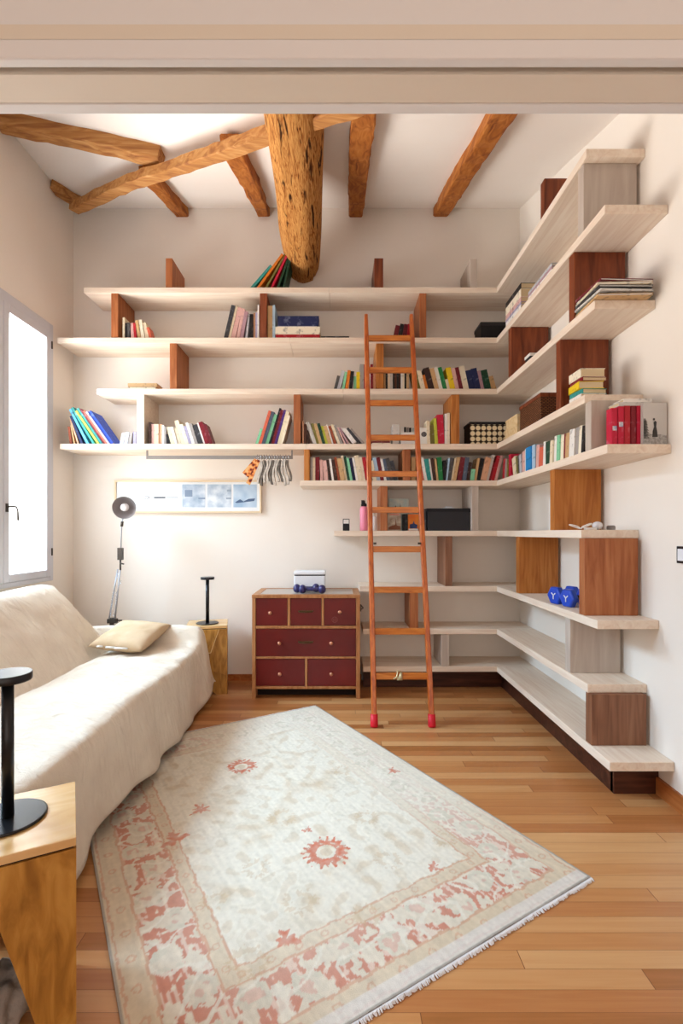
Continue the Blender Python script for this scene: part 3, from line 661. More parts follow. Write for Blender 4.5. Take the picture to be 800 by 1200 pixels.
# cover picture: snowy ground, fir at left, small figure
pic = nb()
gr = [(0.002, .002), (t-.002, .002), (t-.002, .045), (t*.7, .052), (t*.4, .05), (.002, .065)]
prism(pic, gr, -.0052, -.0041, 1); obj('cover_picture', pic, mottled('snowy_print', '8d8884', 'b9b4ae', 90, .6, 0), pb, local=True)
pic = nb()
for k_ in range(7):
    zz = .03+k_*.013; r = .02*(1-k_/8.)+.004
    prism(pic, [(.003, zz), (.012+r, zz), (.010, zz+.022), (.003, zz+.02)], -.0064, -.0054-k_*.00005, 1)
obj('cover_tree', pic, mottled('tree_print', '5c5854', '8a8580', 120, .6, 0), pb, local=True)
pic = nb(); fx = t*.49
prism(pic, [(fx-.013, .038), (fx+.013, .038), (fx+.010, .07), (fx+.006, .088), (fx+.008, .112), (fx, .118), (fx-.007, .11), (fx-.004, .088), (fx-.011, .068)], -.0064, -.0054, 1)
prism(pic, [(fx-.005+.005*math.cos(a), .125+.006*math.sin(a)) for a in [i*math.pi/4 for i in range(8)]], -.0064, -.0054, 1)
obj('cover_figure', pic, base('figure_print', '3a3736', .6), pb, local=True)
z = flat('book', 1.39, 1.55, 2.46, 2.56, SZ[4]+.1985, .02, 'pale grey', 'pale grey flat book lying across the tops of the red binders', side='-Y')
flat('book', 1.415, 1.555, 2.46, 2.555, z, .016, 'white', 'white book topping the pale grey one on red binders', side='-Y')
# ---- sixth shelf
Y = YF+.06
sp_ = thing('mini_speaker', (PX(405.5, Y), Y+.03, SZ[5]+.0004), 'tiny black and white gadget left of the pink bottle', 'gadget')
obj('body', bx(-.028, .028, -.03, .03, 0, .055), 'black', sp_, local=True, bevel=.003)
bm = nb(); box(bm, -.028, .028, -.03, .03, .055, .1); obj('display', bm, 'charcoal', sp_, local=True, bevel=.003)
bm = nb(); box(bm, -.022, .022, -.032, -.03, .06, .094); obj('label_plate', bm, 'white_matt', sp_, local=True)
M['pink'] = base('pink_plastic', 'ee8fa8', .35); 
bt = thing('pink_bottle', (PX(426.5, Y), Y+.04, SZ[5]+.0004), 'pink drinks bottle with black cap left of the ladder', 'bottle')
bm = nb(); lathe(bm, [(.030, 0), (.034, .004), (.034, .06), (.032, .08), (.034, .10), (.034, .185), (.028, .2), (.02, .208)]); obj('body', bm, 'pink', bt, local=True)
bm = nb(); lathe(bm, [(.021, .205), (.024, .207), (.024, .225), (.012, .235), (.01, .25), (.014, .252)]); box(bm, -.022, .005, -.006, .006, .23, .258); obj('cap', bm, 'black', bt, local=True)
bt = thing('white_bottle', (PX(438, Y), Y+.05, SZ[5]+.0004), 'small white bottle just right of the pink bottle behind ladder rail', 'bottle')
bm = nb(); lathe(bm, [(.022, 0), (.025, .004), (.025, .11), (.014, .13)]); obj('body', bm, 'white', bt, local=True)
bm = nb(); lathe(bm, [(.015, .128), (.015, .155)]); obj('cap', bm, 'white_matt', bt, local=True)
M['card1'] = mottled('sea_postcard_print', '9fb9bd', 'cfd0c4', 14, .5, 0); M['card2'] = mottled('harbour_print', 'd8cfc0', 'a08a76', 22, .5, 0); M['card3'] = mottled('orange_print', 'd9661a', 'e68a2e', 12, .5, 0)
Y = YF+.10
pc = thing('postcard', (PX(468, Y), Y+.05, SZ[5]), 'pale blue postcard standing tallest behind the ladder, sixth shelf', 'postcard')
obj('card', bx(-.085, .085, 0, .004, .0004, .275), 'card1', pc, local=True)
bm = nb(); prism(bm, [(-.06, .18), (.05, .18), (.05, .192), (.02, .2), (.012, .235), (.008, .2), (-.02, .198), (-.028, .22), (-.036, .198), (-.06, .194)], -.0015, 0, 1); obj('skyline', bm, base('skyline_print', '5f4a44', .6), pc, local=True)
pc = thing('brochure', (PX(462, Y), Y, SZ[5]), 'beige travel brochure standing in front of the pale blue postcard', 'brochure')
obj('cover', bx(-.055, .055, 0, .008, .0004, .19), 'card2', pc, local=True)
bm = nb(); prism(bm, [(-.05, .01), (.05, .01), (.05, .04), (.02, .045), (.012, .11), (.006, .05), (-.03, .04), (-.05, .03)], -.0015, 0, 1); obj('picture', bm, base('town_print', '8b5a44', .6), pc, local=True)
bm = nb(); box(bm, -.04, .04, -.0015, 0, .13, .145); obj('title_band', bm, base('pink_band', 'd89a8a', .6), pc, local=True)
spinebook(472.5, 477.5, YF+.08, SZ[5], .14, .12, 'black', 'narrow black book between beige brochure and orange brochure')
pc = thing('brochure', (PX(484, Y), Y-.01, SZ[5]), 'orange brochure with blue figures, sixth shelf beside ladder rail', 'brochure')
obj('cover', bx(-.045, .045, 0, .008, .0004, .14), 'card3', pc, local=True)
bm = nb(); prism(bm, [(-.03, .02), (.03, .02), (.034, .05), (.01, .06), (.004, .085), (-.006, .06), (-.03, .055)], -.0015, 0, 1); obj('picture', bm, base('blue_print', '31406e', .6), pc, local=True)
bm = nb(); box(bm, -.04, .04, -.0016, 0, .003, .018); obj('title_band', bm, 'white_matt', pc, local=True)
spinebook(495, 499.5, YF+.06, SZ[5], .175, .14, 'charcoal', 'narrow charcoal file against the left of the black box')
Y = YF+.04
bb = lidbox('storage_box', PX(500.5, Y), PX(550.8, Y), Y, Y+.24, SZ[5], .187, .03, 'charcoal', 'black', 'large black lidded box on the sixth shelf right of ladder')
Y2 = Y+.08; bl = SZ[5]+.188
bm = nb(); box(bm, PX(522, Y2), PX(530, Y2), Y2, Y2+.03, bl, bl+.02); box(bm, PX(519, Y2), PX(533, Y2), Y2+.005, Y2+.025, bl, bl+.008)
tag(obj('charger', bm, 'white', origin=(PX(526, Y2), Y2, bl), bevel=.002), 'tiny white plug lying on top of the large black box', 'plug')
# leaning magazine behind the orange block (right wall, sixth shelf)
mag = thing('magazine', (XF+.04, 3.135, SZ[5]+.0006), 'greyish magazine standing just behind the orange pine block', 'magazine')
bm = nb(); box(bm, 0, .2, 0, .012, 0, .235); obj('cover', bm, mottled('grey_magazine_print', 'a79a9c', 'd8cdcb', 40, .6, 0), mag, local=True)
bm = nb(); box(bm, 0, .18, .013, .028, 0, .21); obj('insert', bm, 'white_matt', mag, local=True)
# white cards on fourth shelf
Y = YF+.05
spinebook(459.5, 468, YF+.05, SZ[3], .17, .12, 'pale grey', 'pale grey book standing behind the ladder on the fourth shelf')
wb = thing('card_box', (PX(478, Y), Y, SZ[3]+.0004), 'white box with small photo cards behind the ladder right rail', 'box')
obj('body', bx(-.062, .062, 0, .1, 0, .105), 'white_matt', wb, local=True, bevel=.002)
bm = nb(); box(bm, -.05, .04, -.0015, 0, .07, .078); obj('printed_line', bm, 'charcoal', wb, local=True)
for k_, (a, b, c) in enumerate(((-.06, -.035, 'white_matt'), (-.03, -.012, 'charcoal'), (-.008, .012, 'rail'), (.016, .034, 'black'), (.04, .06, 'card1'))):
    obj('card', bx(a, b, .02+k_*.012, .024+k_*.012, .1, .155), c, wb, local=True)
ph = thing('photo_card', (PX(496, Y), Y-.012, SZ[3]+.0004), 'white card with dark photo print, right beside ladder right rail', 'card')
obj('card', bx(-.036, .036, 0, .004, 0, .14), 'white_matt', ph, local=True)
bm = nb(); prism(bm, [(.002+.024*math.cos(a), .085+.022*math.sin(a)) for a in [i*math.pi/5 for i in range(10)]], -.0015, 0, 1); obj('picture', bm, mottled('dark_portrait_print', '4a4547', '6f6a6a', 60, .5, 0), ph, local=True)
# loose papers lying low between white books and grey book
z = SZ[3]; Y = YF+.04
for k_, (c, lab) in enumerate((('ivory', 'ivory booklet lying lowest behind the ladder left rail'), ('maroon', 'dark red booklet lying behind the ladder left rail'), ('tan', 'tan booklet lying uppermost behind the ladder left rail'))):
    z = flat('booklet', PX(436-k_, Y), PX(458-k_, Y), Y, Y+.12, z, .014, c, lab, 'booklet', 'booklets lying behind the ladder', side='-Y', pages='white_matt')
# cable and small clear things, sixth right-hand shelf
zt = SZ[5]+.001
def curve_bm(f, n, r, seg=8):
    bm = nb(); tube(bm, [f(i/(n-1)) for i in range(n)], r, seg); return bm
cx_, cy_ = 1.345, 2.73
pts = lambda t: (1.29+.11*t+.035*math.cos(t*14), 2.72+.03*math.sin(t*9), zt+.006+.028*abs(math.sin(t*9.4))*(1-abs(2*t-1)*.3))
bm = curve_bm(pts, 70, .0028); box(bm, 1.345, 1.40, 2.69, 2.72, zt, zt+.012)
tag(obj('charging_cable', bm, 'cable', origin=(1.34, 2.72, zt)), 'looped white charging cable on the right-hand sixth shelf', 'cable')
M['clear'] = base('clear_plastic', 'd9d5d6', .15, 0, .6)
bm = nb(); lathe(bm, [(.004, 0), (.022, .006), (.028, .022), (.022, .038), (.008, .045)], (1.425, 2.73, zt), 16)
tag(obj('glass_knob', bm, 'clear', origin=(1.425, 2.73, zt)), 'round clear ball between the cable and little silver tin', 'ornament')
bm = nb(); lathe(bm, [(.02, 0), (.022, .004), (.022, .018), (.016, .024)], (1.50, 2.73, zt), 16)
tag(obj('tin', bm, 'rail', origin=(1.50, 2.73, zt)), 'little silver grey tin at far right of the sixth shelf', 'tin')

# ------------------------------------------------------------------ dumbbells
def dumbbell(loc, rz, label, group, head_r, head_t, length, mat, hexa):
    o = thing('dumbbell', loc, label, 'dumbbell', group, rz); hz = head_r*(math.cos(math.pi/6) if hexa else 1)
    bm = nb(); tube(bm, [(-length/2+.01, 0, hz), (0, 0, hz), (length/2-.01, 0, hz)], [.012, .015, .012], 14); obj('handle', bm, mat if not hexa else 'black', o, local=True)
    for s in (-1, 1):
        bm = nb(); c = s*(length/2-head_t/2)
        if hexa:
            for a, b, r in ((-head_t/2, head_t/2, head_r),):
                n = 6; prof = [(-head_t/2, .84), (-head_t/2+.008, 1), (head_t/2-.008, 1), (head_t/2, .84)]; rings = []
                for xx, q in prof:
                    rings.append([bm.verts.new((c+xx, r*q*math.cos(math.pi/6+math.pi/3*k), hz+r*q*math.sin(math.pi/6+math.pi/3*k)-0)) for k in range(n)])
                for r0, r1 in zip(rings, rings[1:]):
                    for k in range(n): bm.faces.new((r0[k], r0[(k+1) % n], r1[(k+1) % n], r1[k]))
                bm.faces.new(rings[0]); bm.faces.new(rings[-1][::-1])
            bm.transform(Matrix.Translation((0, 0, 0)))
            # rotate so that a flat rests below
            bm.transform(Matrix.Translation((0, 0, hz)) @ Matrix.Rotation(math.pi/6, 4, 'X') @ Matrix.Translation((0, 0, -hz)))
            obj('weight', bm, mat, o, local=True, bevel=.004)
        else:
            R = Matrix.Rotation(math.pi/2, 4, 'Y'); pr = [(head_r*math.sin(t), -math.cos(t)*head_t/2) for t in [.02+i*(math.pi-.04)/12 for i in range(13)]]
            lathe(bm, pr, (c, 0, hz), 24, R.to_3x3()); obj('weight', bm, mat, o, local=True)
    return o
gz = SZ[6]
for i_, (x, y, r, lab) in enumerate(((1.41, 3.10, .35, 'blue hexagonal dumbbell farther from the brown block'), (1.43, 2.975, .35, 'blue hexagonal dumbbell next to the brown block'))):
    d = dumbbell((x, y, gz+.0005), r, lab, 'blue dumbbells on the right-hand shelf', .060, .046, .17, 'blue_vinyl', True)
    bm = nb(); tube(bm, [(-.086, -.016, .068), (-.086, 0, .053)], .0035, 6); tube(bm, [(-.086, .016, .068), (-.086, 0, .053)], .0035, 6); tube(bm, [(-.086, 0, .054), (-.086, 0, .03)], .0035, 6)
    o = obj('emblem', bm, 'white', d, local=True); o['label'] = 'small white emblem'

# ------------------------------------------------------------------ chest of drawers
CY0 = 3.926; CX0, CX1 = PX(295.5, CY0), PX(421.5, CY0); CH = PZ(697, CY0)
ch = thing('chest_of_drawers', ((CX0+CX1)/2, (CY0+YB)/2, 0), 'low chest of dark red drawers in a light wood frame', 'chest of drawers')
yb_ = YB-.018
def cz(cy): return PZ(640+cy/5, CY0)
def cxx(c): return PX(280+c/5, CY0)
bm = nb()
box(bm, cxx(76), cxx(97), CY0, yb_, 0, cz(303)); box(bm, cxx(686), cxx(709), CY0, yb_, 0, cz(303))
box(bm, cxx(97), cxx(686), CY0+.002, yb_, cz(484), cz(468)); box(bm, cxx(97), cxx(686), CY0+.002, yb_, cz(660), cz(648)); box(bm, cxx(97), cxx(686), CY0+.002, yb_, cz(838), cz(823))
box(bm, cxx(284), cxx(299), CY0+.003, yb_, cz(467), cz(303)); box(bm, cxx(483), cxx(497), CY0+.003, yb_, cz(467), cz(303)); box(bm, cxx(386), cxx(400), CY0+.003, yb_, cz(823), cz(660))
obj('carcass', bm, 'chest_wood', ch, bevel=.002)
o = obj('recess', bx(cxx(97), cxx(686), CY0+.10, CY0+.12, 0, cz(838)), 'dark', ch); o['label'] = 'dark recessed base panel'
bm = nb(); zt_ = CH; box(bm, CX0-.003, CX1+.003, CY0-.006, CY0+.05, cz(304), zt_); box(bm, CX0-.003, CX0+.05, CY0+.05, yb_, cz(304), zt_); box(bm, CX1-.05, CX1+.003, CY0+.05, yb_, cz(304), zt_); box(bm, CX0+.05, CX1-.05, yb_-.04, yb_, cz(304), zt_)
obj('top_frame', bm, 'chest_wood', ch, bevel=.002)
o = obj('top_panel', bx(CX0+.05, CX1-.05, CY0+.05, yb_-.04, cz(300), zt_-.003), base('greyish_top_panel', 'b5a79c', .3), ch); o['label'] = 'greyish inset top panel'
def drawer(x0, x1, y0, y1, knobs, bar=None, mark=None):
    d = obj('drawer', bx(cxx(x0)+.002, cxx(x1)-.002, CY0+.006, CY0+.4, cz(y1)+.002, cz(y0)-.002), 'red_drawer', ch, bevel=.002)
    for kx, ky in knobs:
        bm = nb(); lathe(bm, [(.007, 0), (.007, .01), (.013, .016), (.015, .023), (.012, .03), (.004, .033)], (cxx(kx), CY0+.006, cz(ky)), 16, Matrix.Rotation(math.pi/2, 3, 'X')); obj('knob', bm, 'knob', d)
    if bar:
        bxx, by = bar; zz = cz(by); bm = nb(); a, b = cxx(bxx-45), cxx(bxx+45)
        box(bm, a, b, CY0+.003, CY0+.006, zz-.004, zz+.006)
        tube(bm, [(a+.006, CY0+.004, zz+.002), (a+.01, CY0-.012, zz-.004), ((a+b)/2, CY0-.014, zz-.008), (b-.01, CY0-.012, zz-.004), (b-.006, CY0+.004, zz+.002)], .0035, 8)
        obj('handle', bm, 'bronze', d)
    if mark:
        mx_, my_ = mark; bm = nb(); X_, Z_ = cxx(mx_), cz(my_)
        tube(bm, [(X_+.022*math.cos(a), CY0+.0055, Z_+.022*math.sin(a)) for a in [i*math.pi/12 for i in range(25)]], .0012, 6)
        for q in (-.009, 0, .009):
            tube(bm, [(X_+q, CY0+.0055, Z_-.018), (X_+q, CY0+.0055, Z_+.018)], .001, 6)
        tube(bm, [(X_-.02, CY0+.0055, Z_), (X_+.02, CY0+.0055, Z_)], .001, 6)
        o = obj('stamp', bm, base('faded_stamp_ink', '94504a', .6), d); o['label'] = 'faint round stamped mark'
drawer(97, 284, 304, 467, [(183, 390)]); drawer(299, 483, 304, 467, [], (390, 382)); drawer(497, 686, 304, 467, [(590, 385)], None, (560, 432))
drawer(97, 686, 485, 648, [(237, 567), (540, 567)], (390, 562)); drawer(97, 386, 661, 822, [(240, 747)]); drawer(400, 686, 661, 822, [(540, 747)])
bm = nb(); hx = CX1; box(bm, hx, hx+.012, CY0+.02, CY0+.05, cz(385), cz(345)); tube(bm, [(hx+.01, CY0+.035, cz(375)), (hx+.028, CY0+.03, cz(366)), (hx+.01, CY0+.035, cz(350))], .005, 8)
obj('side_catch', bm, 'dark_steel', ch)
# white bin and dumbbells on the chest
Y = CY0+.20
wb = thing('bread_bin', (PX(362.5, Y), Y+.08, CH+.0004), 'white metal bin with thin black lid line on the chest', 'box')
wd = (PX(381, Y)-PX(344, Y))/2
obj('body', bx(-wd+.002, wd-.002, -.08, .08, 0, .135), 'white', wb, local=True, bevel=.008)
obj('seam', bx(-wd+.006, wd-.002, -.0795, .0795, .132, .142), 'black', wb, local=True)
obj('lid', bx(-wd, wd, -.083, .083, .140, .17), 'white', wb, local=True, bevel=.008)
Y = CY0+.07
dumbbell((PX(364, Y-.01)+.012, Y, CH+.0005), -.05, 'nearer navy round-headed dumbbell on the red chest', 'navy dumbbells on the chest', .036, .062, .22, 'navy_vinyl', False)
dumbbell((PX(359, Y+.075), Y+.075, CH+.0005), .22, 'farther navy round-headed dumbbell against the white bin', 'navy dumbbells on the chest', .036, .062, .22, 'navy_vinyl', False)

# ------------------------------------------------------------------ side tables and table lamps
def cut_panel(bm, w, h, notch, y0, y1):
    """board of width w, height h with an inverted V cut from below; notch=(halfwidth,height,offset)"""
    hw, nh, off = notch
    prism(bm, [(-w/2, 0), (off-hw, 0), (off, nh), (off, h), (-w/2, h)], y0, y1, 1)
    prism(bm, [(off+hw, 0), (w/2, 0), (w/2, h), (off, h), (off, nh)], y0, y1, 1)
TW, TD, TH = .33, .315, .56
def side_table(loc, rz, label, style):
    o = thing('side_table', loc, label, 'side table', None, rz)
    obj('top', bx(-TW/2, TW/2, -TD/2, TD/2, TH-.022, TH), 'tabletop', o, local=True, bevel=.002)
    obj('shadow_gap', bx(-TW/2+.006, TW/2-.006, -TD/2+.006, TD/2-.006, TH-.027, TH-.022), 'dark', o, local=True)
    hb = TH-.027
    for s in (-1, 1):
        bm = nb(); x0 = s*TW/2; box(bm, min(x0, x0-s*.02), max(x0, x0-s*.02), -TD/2+.021, TD/2-.021, 0, hb)
        obj('side_panel', bm, 'table', o, local=True, bevel=.001)
    for s in (-1, 1):
        bm = nb(); ya, yb2 = (-TD/2, -TD/2+.02) if s < 0 else (TD/2-.02, TD/2)
        if style == 'wide': cut_panel(bm, TW, hb, (.115, .41, 0), ya, yb2)
        else: cut_panel(bm, TW, hb, (.06, .05, .02), ya, yb2)
        obj('front_panel' if s < 0 else 'back_panel', bm, 'table', o, local=True)
    if style != 'wide':
        y0, y1 = -TD/2-.009, -TD/2
        bm = nb(); prism(bm, [(.10, hb), (TW/2, hb), (TW/2, .155), (-.0, .21), (.035, .345)], y0, y1, 1); obj('leg_panel', bm, 'table', o, local=True, bevel=.001)
        bm = nb(); prism(bm, [(-.10, hb), (-TW/2, hb), (-TW/2, .155), (-.02, .21), (-.055, .345)], y0, y1, 1); obj('leg_panel', bm, 'table', o, local=True, bevel=.001)
        bm = nb(); prism(bm, [(-.097, hb), (.097, hb), (.032, .347), (-.052, .347)], y0-.009, y1, 1); obj('centre_panel', bm, 'table', o, local=True, bevel=.001)
        for p, q in (((.1, hb), (.034, .346)), ((-.1, hb), (-.054, .346)), ((-.054, .346), (.034, .346))):
            p, q = Vector(p), Vector(q); d = (q-p).normalized()*.0022; nn_ = (d.y, -d.x); bm = nb()
            prism(bm, [(p.x-nn_[0], p.y-nn_[1]), (q.x-nn_[0], q.y-nn_[1]), (q.x+nn_[0], q.y+nn_[1]), (p.x+nn_[0], p.y+nn_[1])], y0-.011, y0-.009, 1)
            e_ = obj('edge_strip', bm, 'edge', o, local=True); e_['label'] = 'pale edge strip'
    return o
_a = .205; _fr = Vector((-.912, 4.045, 0)); _c = _fr+Vector((-math.cos(_a), -math.sin(_a), 0))*TW/2+Vector((-math.sin(_a), math.cos(_a), 0))*TD/2
side_table(tuple(_c), _a, 'far golden wood block side table between sofa end and red chest', 'narrow')
ang = math.atan2(.074, .137)
cr = Vector((-.655, 1.235, 0)); u = Vector((-math.cos(ang), -math.sin(ang), 0)); v_ = Vector((-math.sin(ang), math.cos(ang), 0))
tc_ = cr+u*TW/2+v_*TD/2
side_table(tuple(tc_), ang, 'near golden wood side table at the lower left corner', 'wide')
def table_lamp(loc, label):
    o = thing('table_lamp', loc, label, 'lamp', 'black table lamps')
    bm = nb(); lathe(bm, [(.088, 0), (.092, .002), (.092, .006), (.088, .008)], seg=48); obj('base', bm, 'black_metal', o, local=True)
    bm = nb(); lathe(bm, [(.0145, .008), (.0145, .37)], seg=24); obj('stem', bm, 'black_metal', o, local=True)
    bm = nb(); lathe(bm, [(.016, .365), (.056, .367), (.057, .37), (.057, .386), (.055, .388)], seg=48); obj('lamp_head', bm, 'black_metal', o, local=True)
lc = Vector((PX(9, 1.312), 1.312, TH+.0003))
table_lamp(tuple(lc), 'large looking black disc lamp on the near side table')
table_lamp((PX(243, 4.14), 4.14, TH+.0003), 'black disc lamp on the far side table')
# crumpled grey cloth below the near table
bm = nb()
bmesh.ops.create_icosphere(bm, subdivisions=4, radius=1)
for v in bm.verts:
    k = 1+noise.noise(v.co*2.2)*.35+noise.noise(v.co*5)*.12
    v.co = Vector((v.co.x*.07*k, v.co.y*.07*k, max(v.co.z*.085*k+.075, 0)))
bm.transform(Matrix.Translation((-.90, 1.32, 0)))
tag(obj('crumpled_cloth', bm, mottled('grey_linen', 'a59a92', 'b5aaa1', 9, .95, .4, 150), origin=(-.90, 1.32, 0), smooth=True), 'crumpled grey cloth on the floor inside the near side table', 'cloth')

# ------------------------------------------------------------------ sofa under its throw
sofa = thing('sofa', (-1.6, 2.74, 0), 'sofa under a beige cotton throw, below the window', 'sofa')
SY0, SY1 = 1.60, 3.90
obj('seat_base', bx(-2.25, -1.12, SY0+.12, SY1-.12, .12, .40), 'cloth', sofa)
obj('backrest', bx(-2.28, -2.0, SY0+.3, SY1-.42, .3, .84), 'cloth', sofa)
for x in (-2.2, -1.2):
    for y in (SY0+.2, SY1-.2):
        bm = nb(); tube(bm, [(x, y, 0), (x, y, .13)], [.02, .028], 12); obj('leg', bm, 'maho', sofa)
def spl(keys, t):
    for (a, b), (c, d) in zip(keys, keys[1:]):
        if t <= c:
            s = (t-a)/(c-a); s = s*s*(3-2*s); return b+(d-b)*s
    return keys[-1][1]
def section(y):
    """profile points of the throw at y: wall side over backrest, seat, front skirt"""
    e = min(y-SY0, SY1-y)                       # distance to the nearer end
    far = y > 2.7
    arm = .47-.05*max(0, 1-e/.05) if not far else spl([(0, .43), (.03, .53), (.08, .60), (.14, .60), (.20, .49), (.26, .465), (9, .47)], e)
    crest = spl([(0, .42), (.03, .52), (.12, .59), (.17, .63), (.25, .86), (.31, .935), (9, .94)], e)
    x_end = spl([(0, -.03), (.05, .0), (9, 0)], e)
    back = [(-2.32, crest-.30), (-2.31, crest-.08), (-2.25, crest-.012), (-2.16, crest), (-2.08, crest-.01), (-2.03, crest-.05)]
    slope = []
    for i in range(1, 9):
        s = i/9; slope.append((-2.03+.33*s, (crest-.05)*(1-s)+(arm+.0)*s+.035*math.sin(math.pi*s)))
    seat = [(-1.695, arm-.022)]
    for i in range(1, 13): seat.append((-1.70+.58*i/13, arm+.012*math.sin(math.pi*i/13)))
    edge = [(-1.10, arm+.002), (-1.07, arm-.004), (-1.048, arm-.018), (-1.036, arm-.045)]
    hem = .055+.03*math.sin(y*3.1+.5)+.012*math.sin(y*9)
    hem = max(hem, .03)+(.10*max(0, (y-3.6)/.33) if y > 3.6 else 0)
    sk = []
    for i in range(1, 17):
        s = i/16; z = (arm-.045)*(1-s)+hem*s
        fold = (.018*math.sin(y*8.5+.8*math.sin(y*2.3))+.012*math.sin(y*17+1.2)+.03*max(0, math.sin(y*3.3-1.1))**6)*s
        sk.append((-1.035+.045*s+fold, z))
    return back+slope+seat+edge+sk
bm = nb(); rows = []; NY = 190
prev = None
for j in range(NY+1):
    y = SY0+(SY1-SY0)*j/NY
    r = []
    for i, (x, z) in enumerate(section(y)):
        p = Vector((x, y, z)); w = noise.noise(Vector((x*5, y*2.4, z*4)))*.012+noise.noise(Vector((x*13, y*8, z*9+3)))*.006
        w += .011*(.3-abs(noise.noise(Vector((x*2.5+7, y*6-x*9, z*3)))))+.006*(.3-abs(noise.noise(Vector((x*9+2, y*5+x*4, z*3)))))
        if i > 30: w *= .6
        r.append(bm.verts.new((p.x+w*.5, p.y, p.z+(w if i < 34 else 0))))
    rows.append(r)
# ends hang down
def hang(r, sgn, n=12):
    out = [r]
    for k in range(1, n+1):
        s = k/n; nr = []
        for i, v in enumerate(r):
            zb_ = .16+.03*math.sin(v.co.x*7)
            z = v.co.z*(1-s)+min(zb_, v.co.z)*s
            yy = v.co.y+sgn*(.03*math.sin(s*math.pi*.5)+.012*math.sin(v.co.x*16)*s)
            nr.append(bm.verts.new((v.co.x+(.008*s if i > 34 else 0), yy, z)))
        out.append(nr)
    return out
first = hang(rows[0], -1)[1:][::-1]; last = hang(rows[-1], 1)[1:]
rows = first+rows+last
for a, b in zip(rows, rows[1:]):
    for i in range(len(a)-1): bm.faces.new((a[i], a[i+1], b[i+1], b[i])).smooth = True
bmesh.ops.remove_doubles(bm, verts=bm.verts, dist=.0002)
thr = obj('throw_cover', bm, 'cloth', sofa, smooth=True); thr['label'] = 'beige cotton throw hanging to the floor'
s_ = thr.modifiers.new('sol', 'SOLIDIFY'); s_.thickness = .006; s_.offset = -1
# pillow
def pillow(name, c, w, l, h, rot, mat, label):
    bm = nb(); n = 22; top = []; bot = []
    def puff(u, v):
        a = max(0, 1-abs(u)**2.6)*max(0, 1-abs(v)**2.6); return a**.42
    for sgn, grid in ((1, top), (-1, bot)):
        for i in range(n+1):
            rr = []
            for j in range(n+1):
                u, v = 2*i/n-1, 2*j/n-1; pin = 1-.07*(1-abs(u*v))*max(abs(u), abs(v))**3
                x, y = u*w/2*pin, v*l/2*pin; z = sgn*(puff(u, v)*h/2+(0 if max(abs(u), abs(v)) > .999 else nz((x+3, y, sgn), 14, .008)))
                if sgn < 0 and max(abs(u), abs(v)) > .999: rr.append(top[i][j])
                else: rr.append(bm.verts.new((x, y, z)))
            grid.append(rr)
        for i in range(n):
            for j in range(n):
                f = (grid[i][j], grid[i+1][j], grid[i+1][j+1], grid[i][j+1]); bm.faces.new(f if sgn > 0 else f[::-1])
    o = obj(name, bm, mat, local=True, smooth=True); o.location = c; o.rotation_euler = rot
    return tag(o, label, 'cushion')
pl = pillow('throw_pillow', (-1.50, 3.585, .575), .40, .44, .11, (math.radians(13), math.radians(3), math.radians(-7)), 'pillow', 'small sand linen cushion lying at the far end of the sofa')
b_ = nb()
for k_ in range(3): tube(b_, [(-.09+.09*k_, -.212, .008), (-.13+.065*k_, -.218, .006)], .006, 10)
obj('button', b_, 'white_matt', pl, local=True)

# ------------------------------------------------------------------ rug
A = Vector((-.175, 3.753)); Bc = Vector((.959, 1.886)); U = (Bc-A).normalized(); RL = (Bc-A).length; V = Vector((U.y, -U.x))
if V.x > 0: V = -V
RW = 1.61
def toUV(px, py):
    Y = CZ*F/(py-CY); p = Vector((PX(px, Y), Y))-A; return p.dot(U), p.dot(V)
ros = [(toUV(283, 900), .075, 1), (toUV(382, 1001), .085, 1), (toUV(335, 1103), .045, 2), (toUV(508, 1019), .035, 2), (toUV(455, 1010), .05, 3), (toUV(352, 1060), .06, 3), (toUV(400, 905), .05, 3), (toUV(460, 905), .04, 2),
       (toUV(235, 950), .05, 2), (toUV(330, 960), .06, 3), (toUV(300, 1020), .05, 3), (toUV(430, 1075), .05, 3), (toUV(205, 985), .06, 2), (toUV(360, 975), .03, 2), (toUV(290, 1130), .06, 3), (toUV(520, 985), .05, 3), (toUV(430, 960), .05, 3), (toUV(250, 1060), .045, 3)]
NU, NV = 440, 325
C_f, C_c, C_t, C_s, C_b = [Vector(srgb(c)[:3]) for c in ('ded8c9', 'c26445', 'bfa683', 'b5ac92', 'c8b08d')]
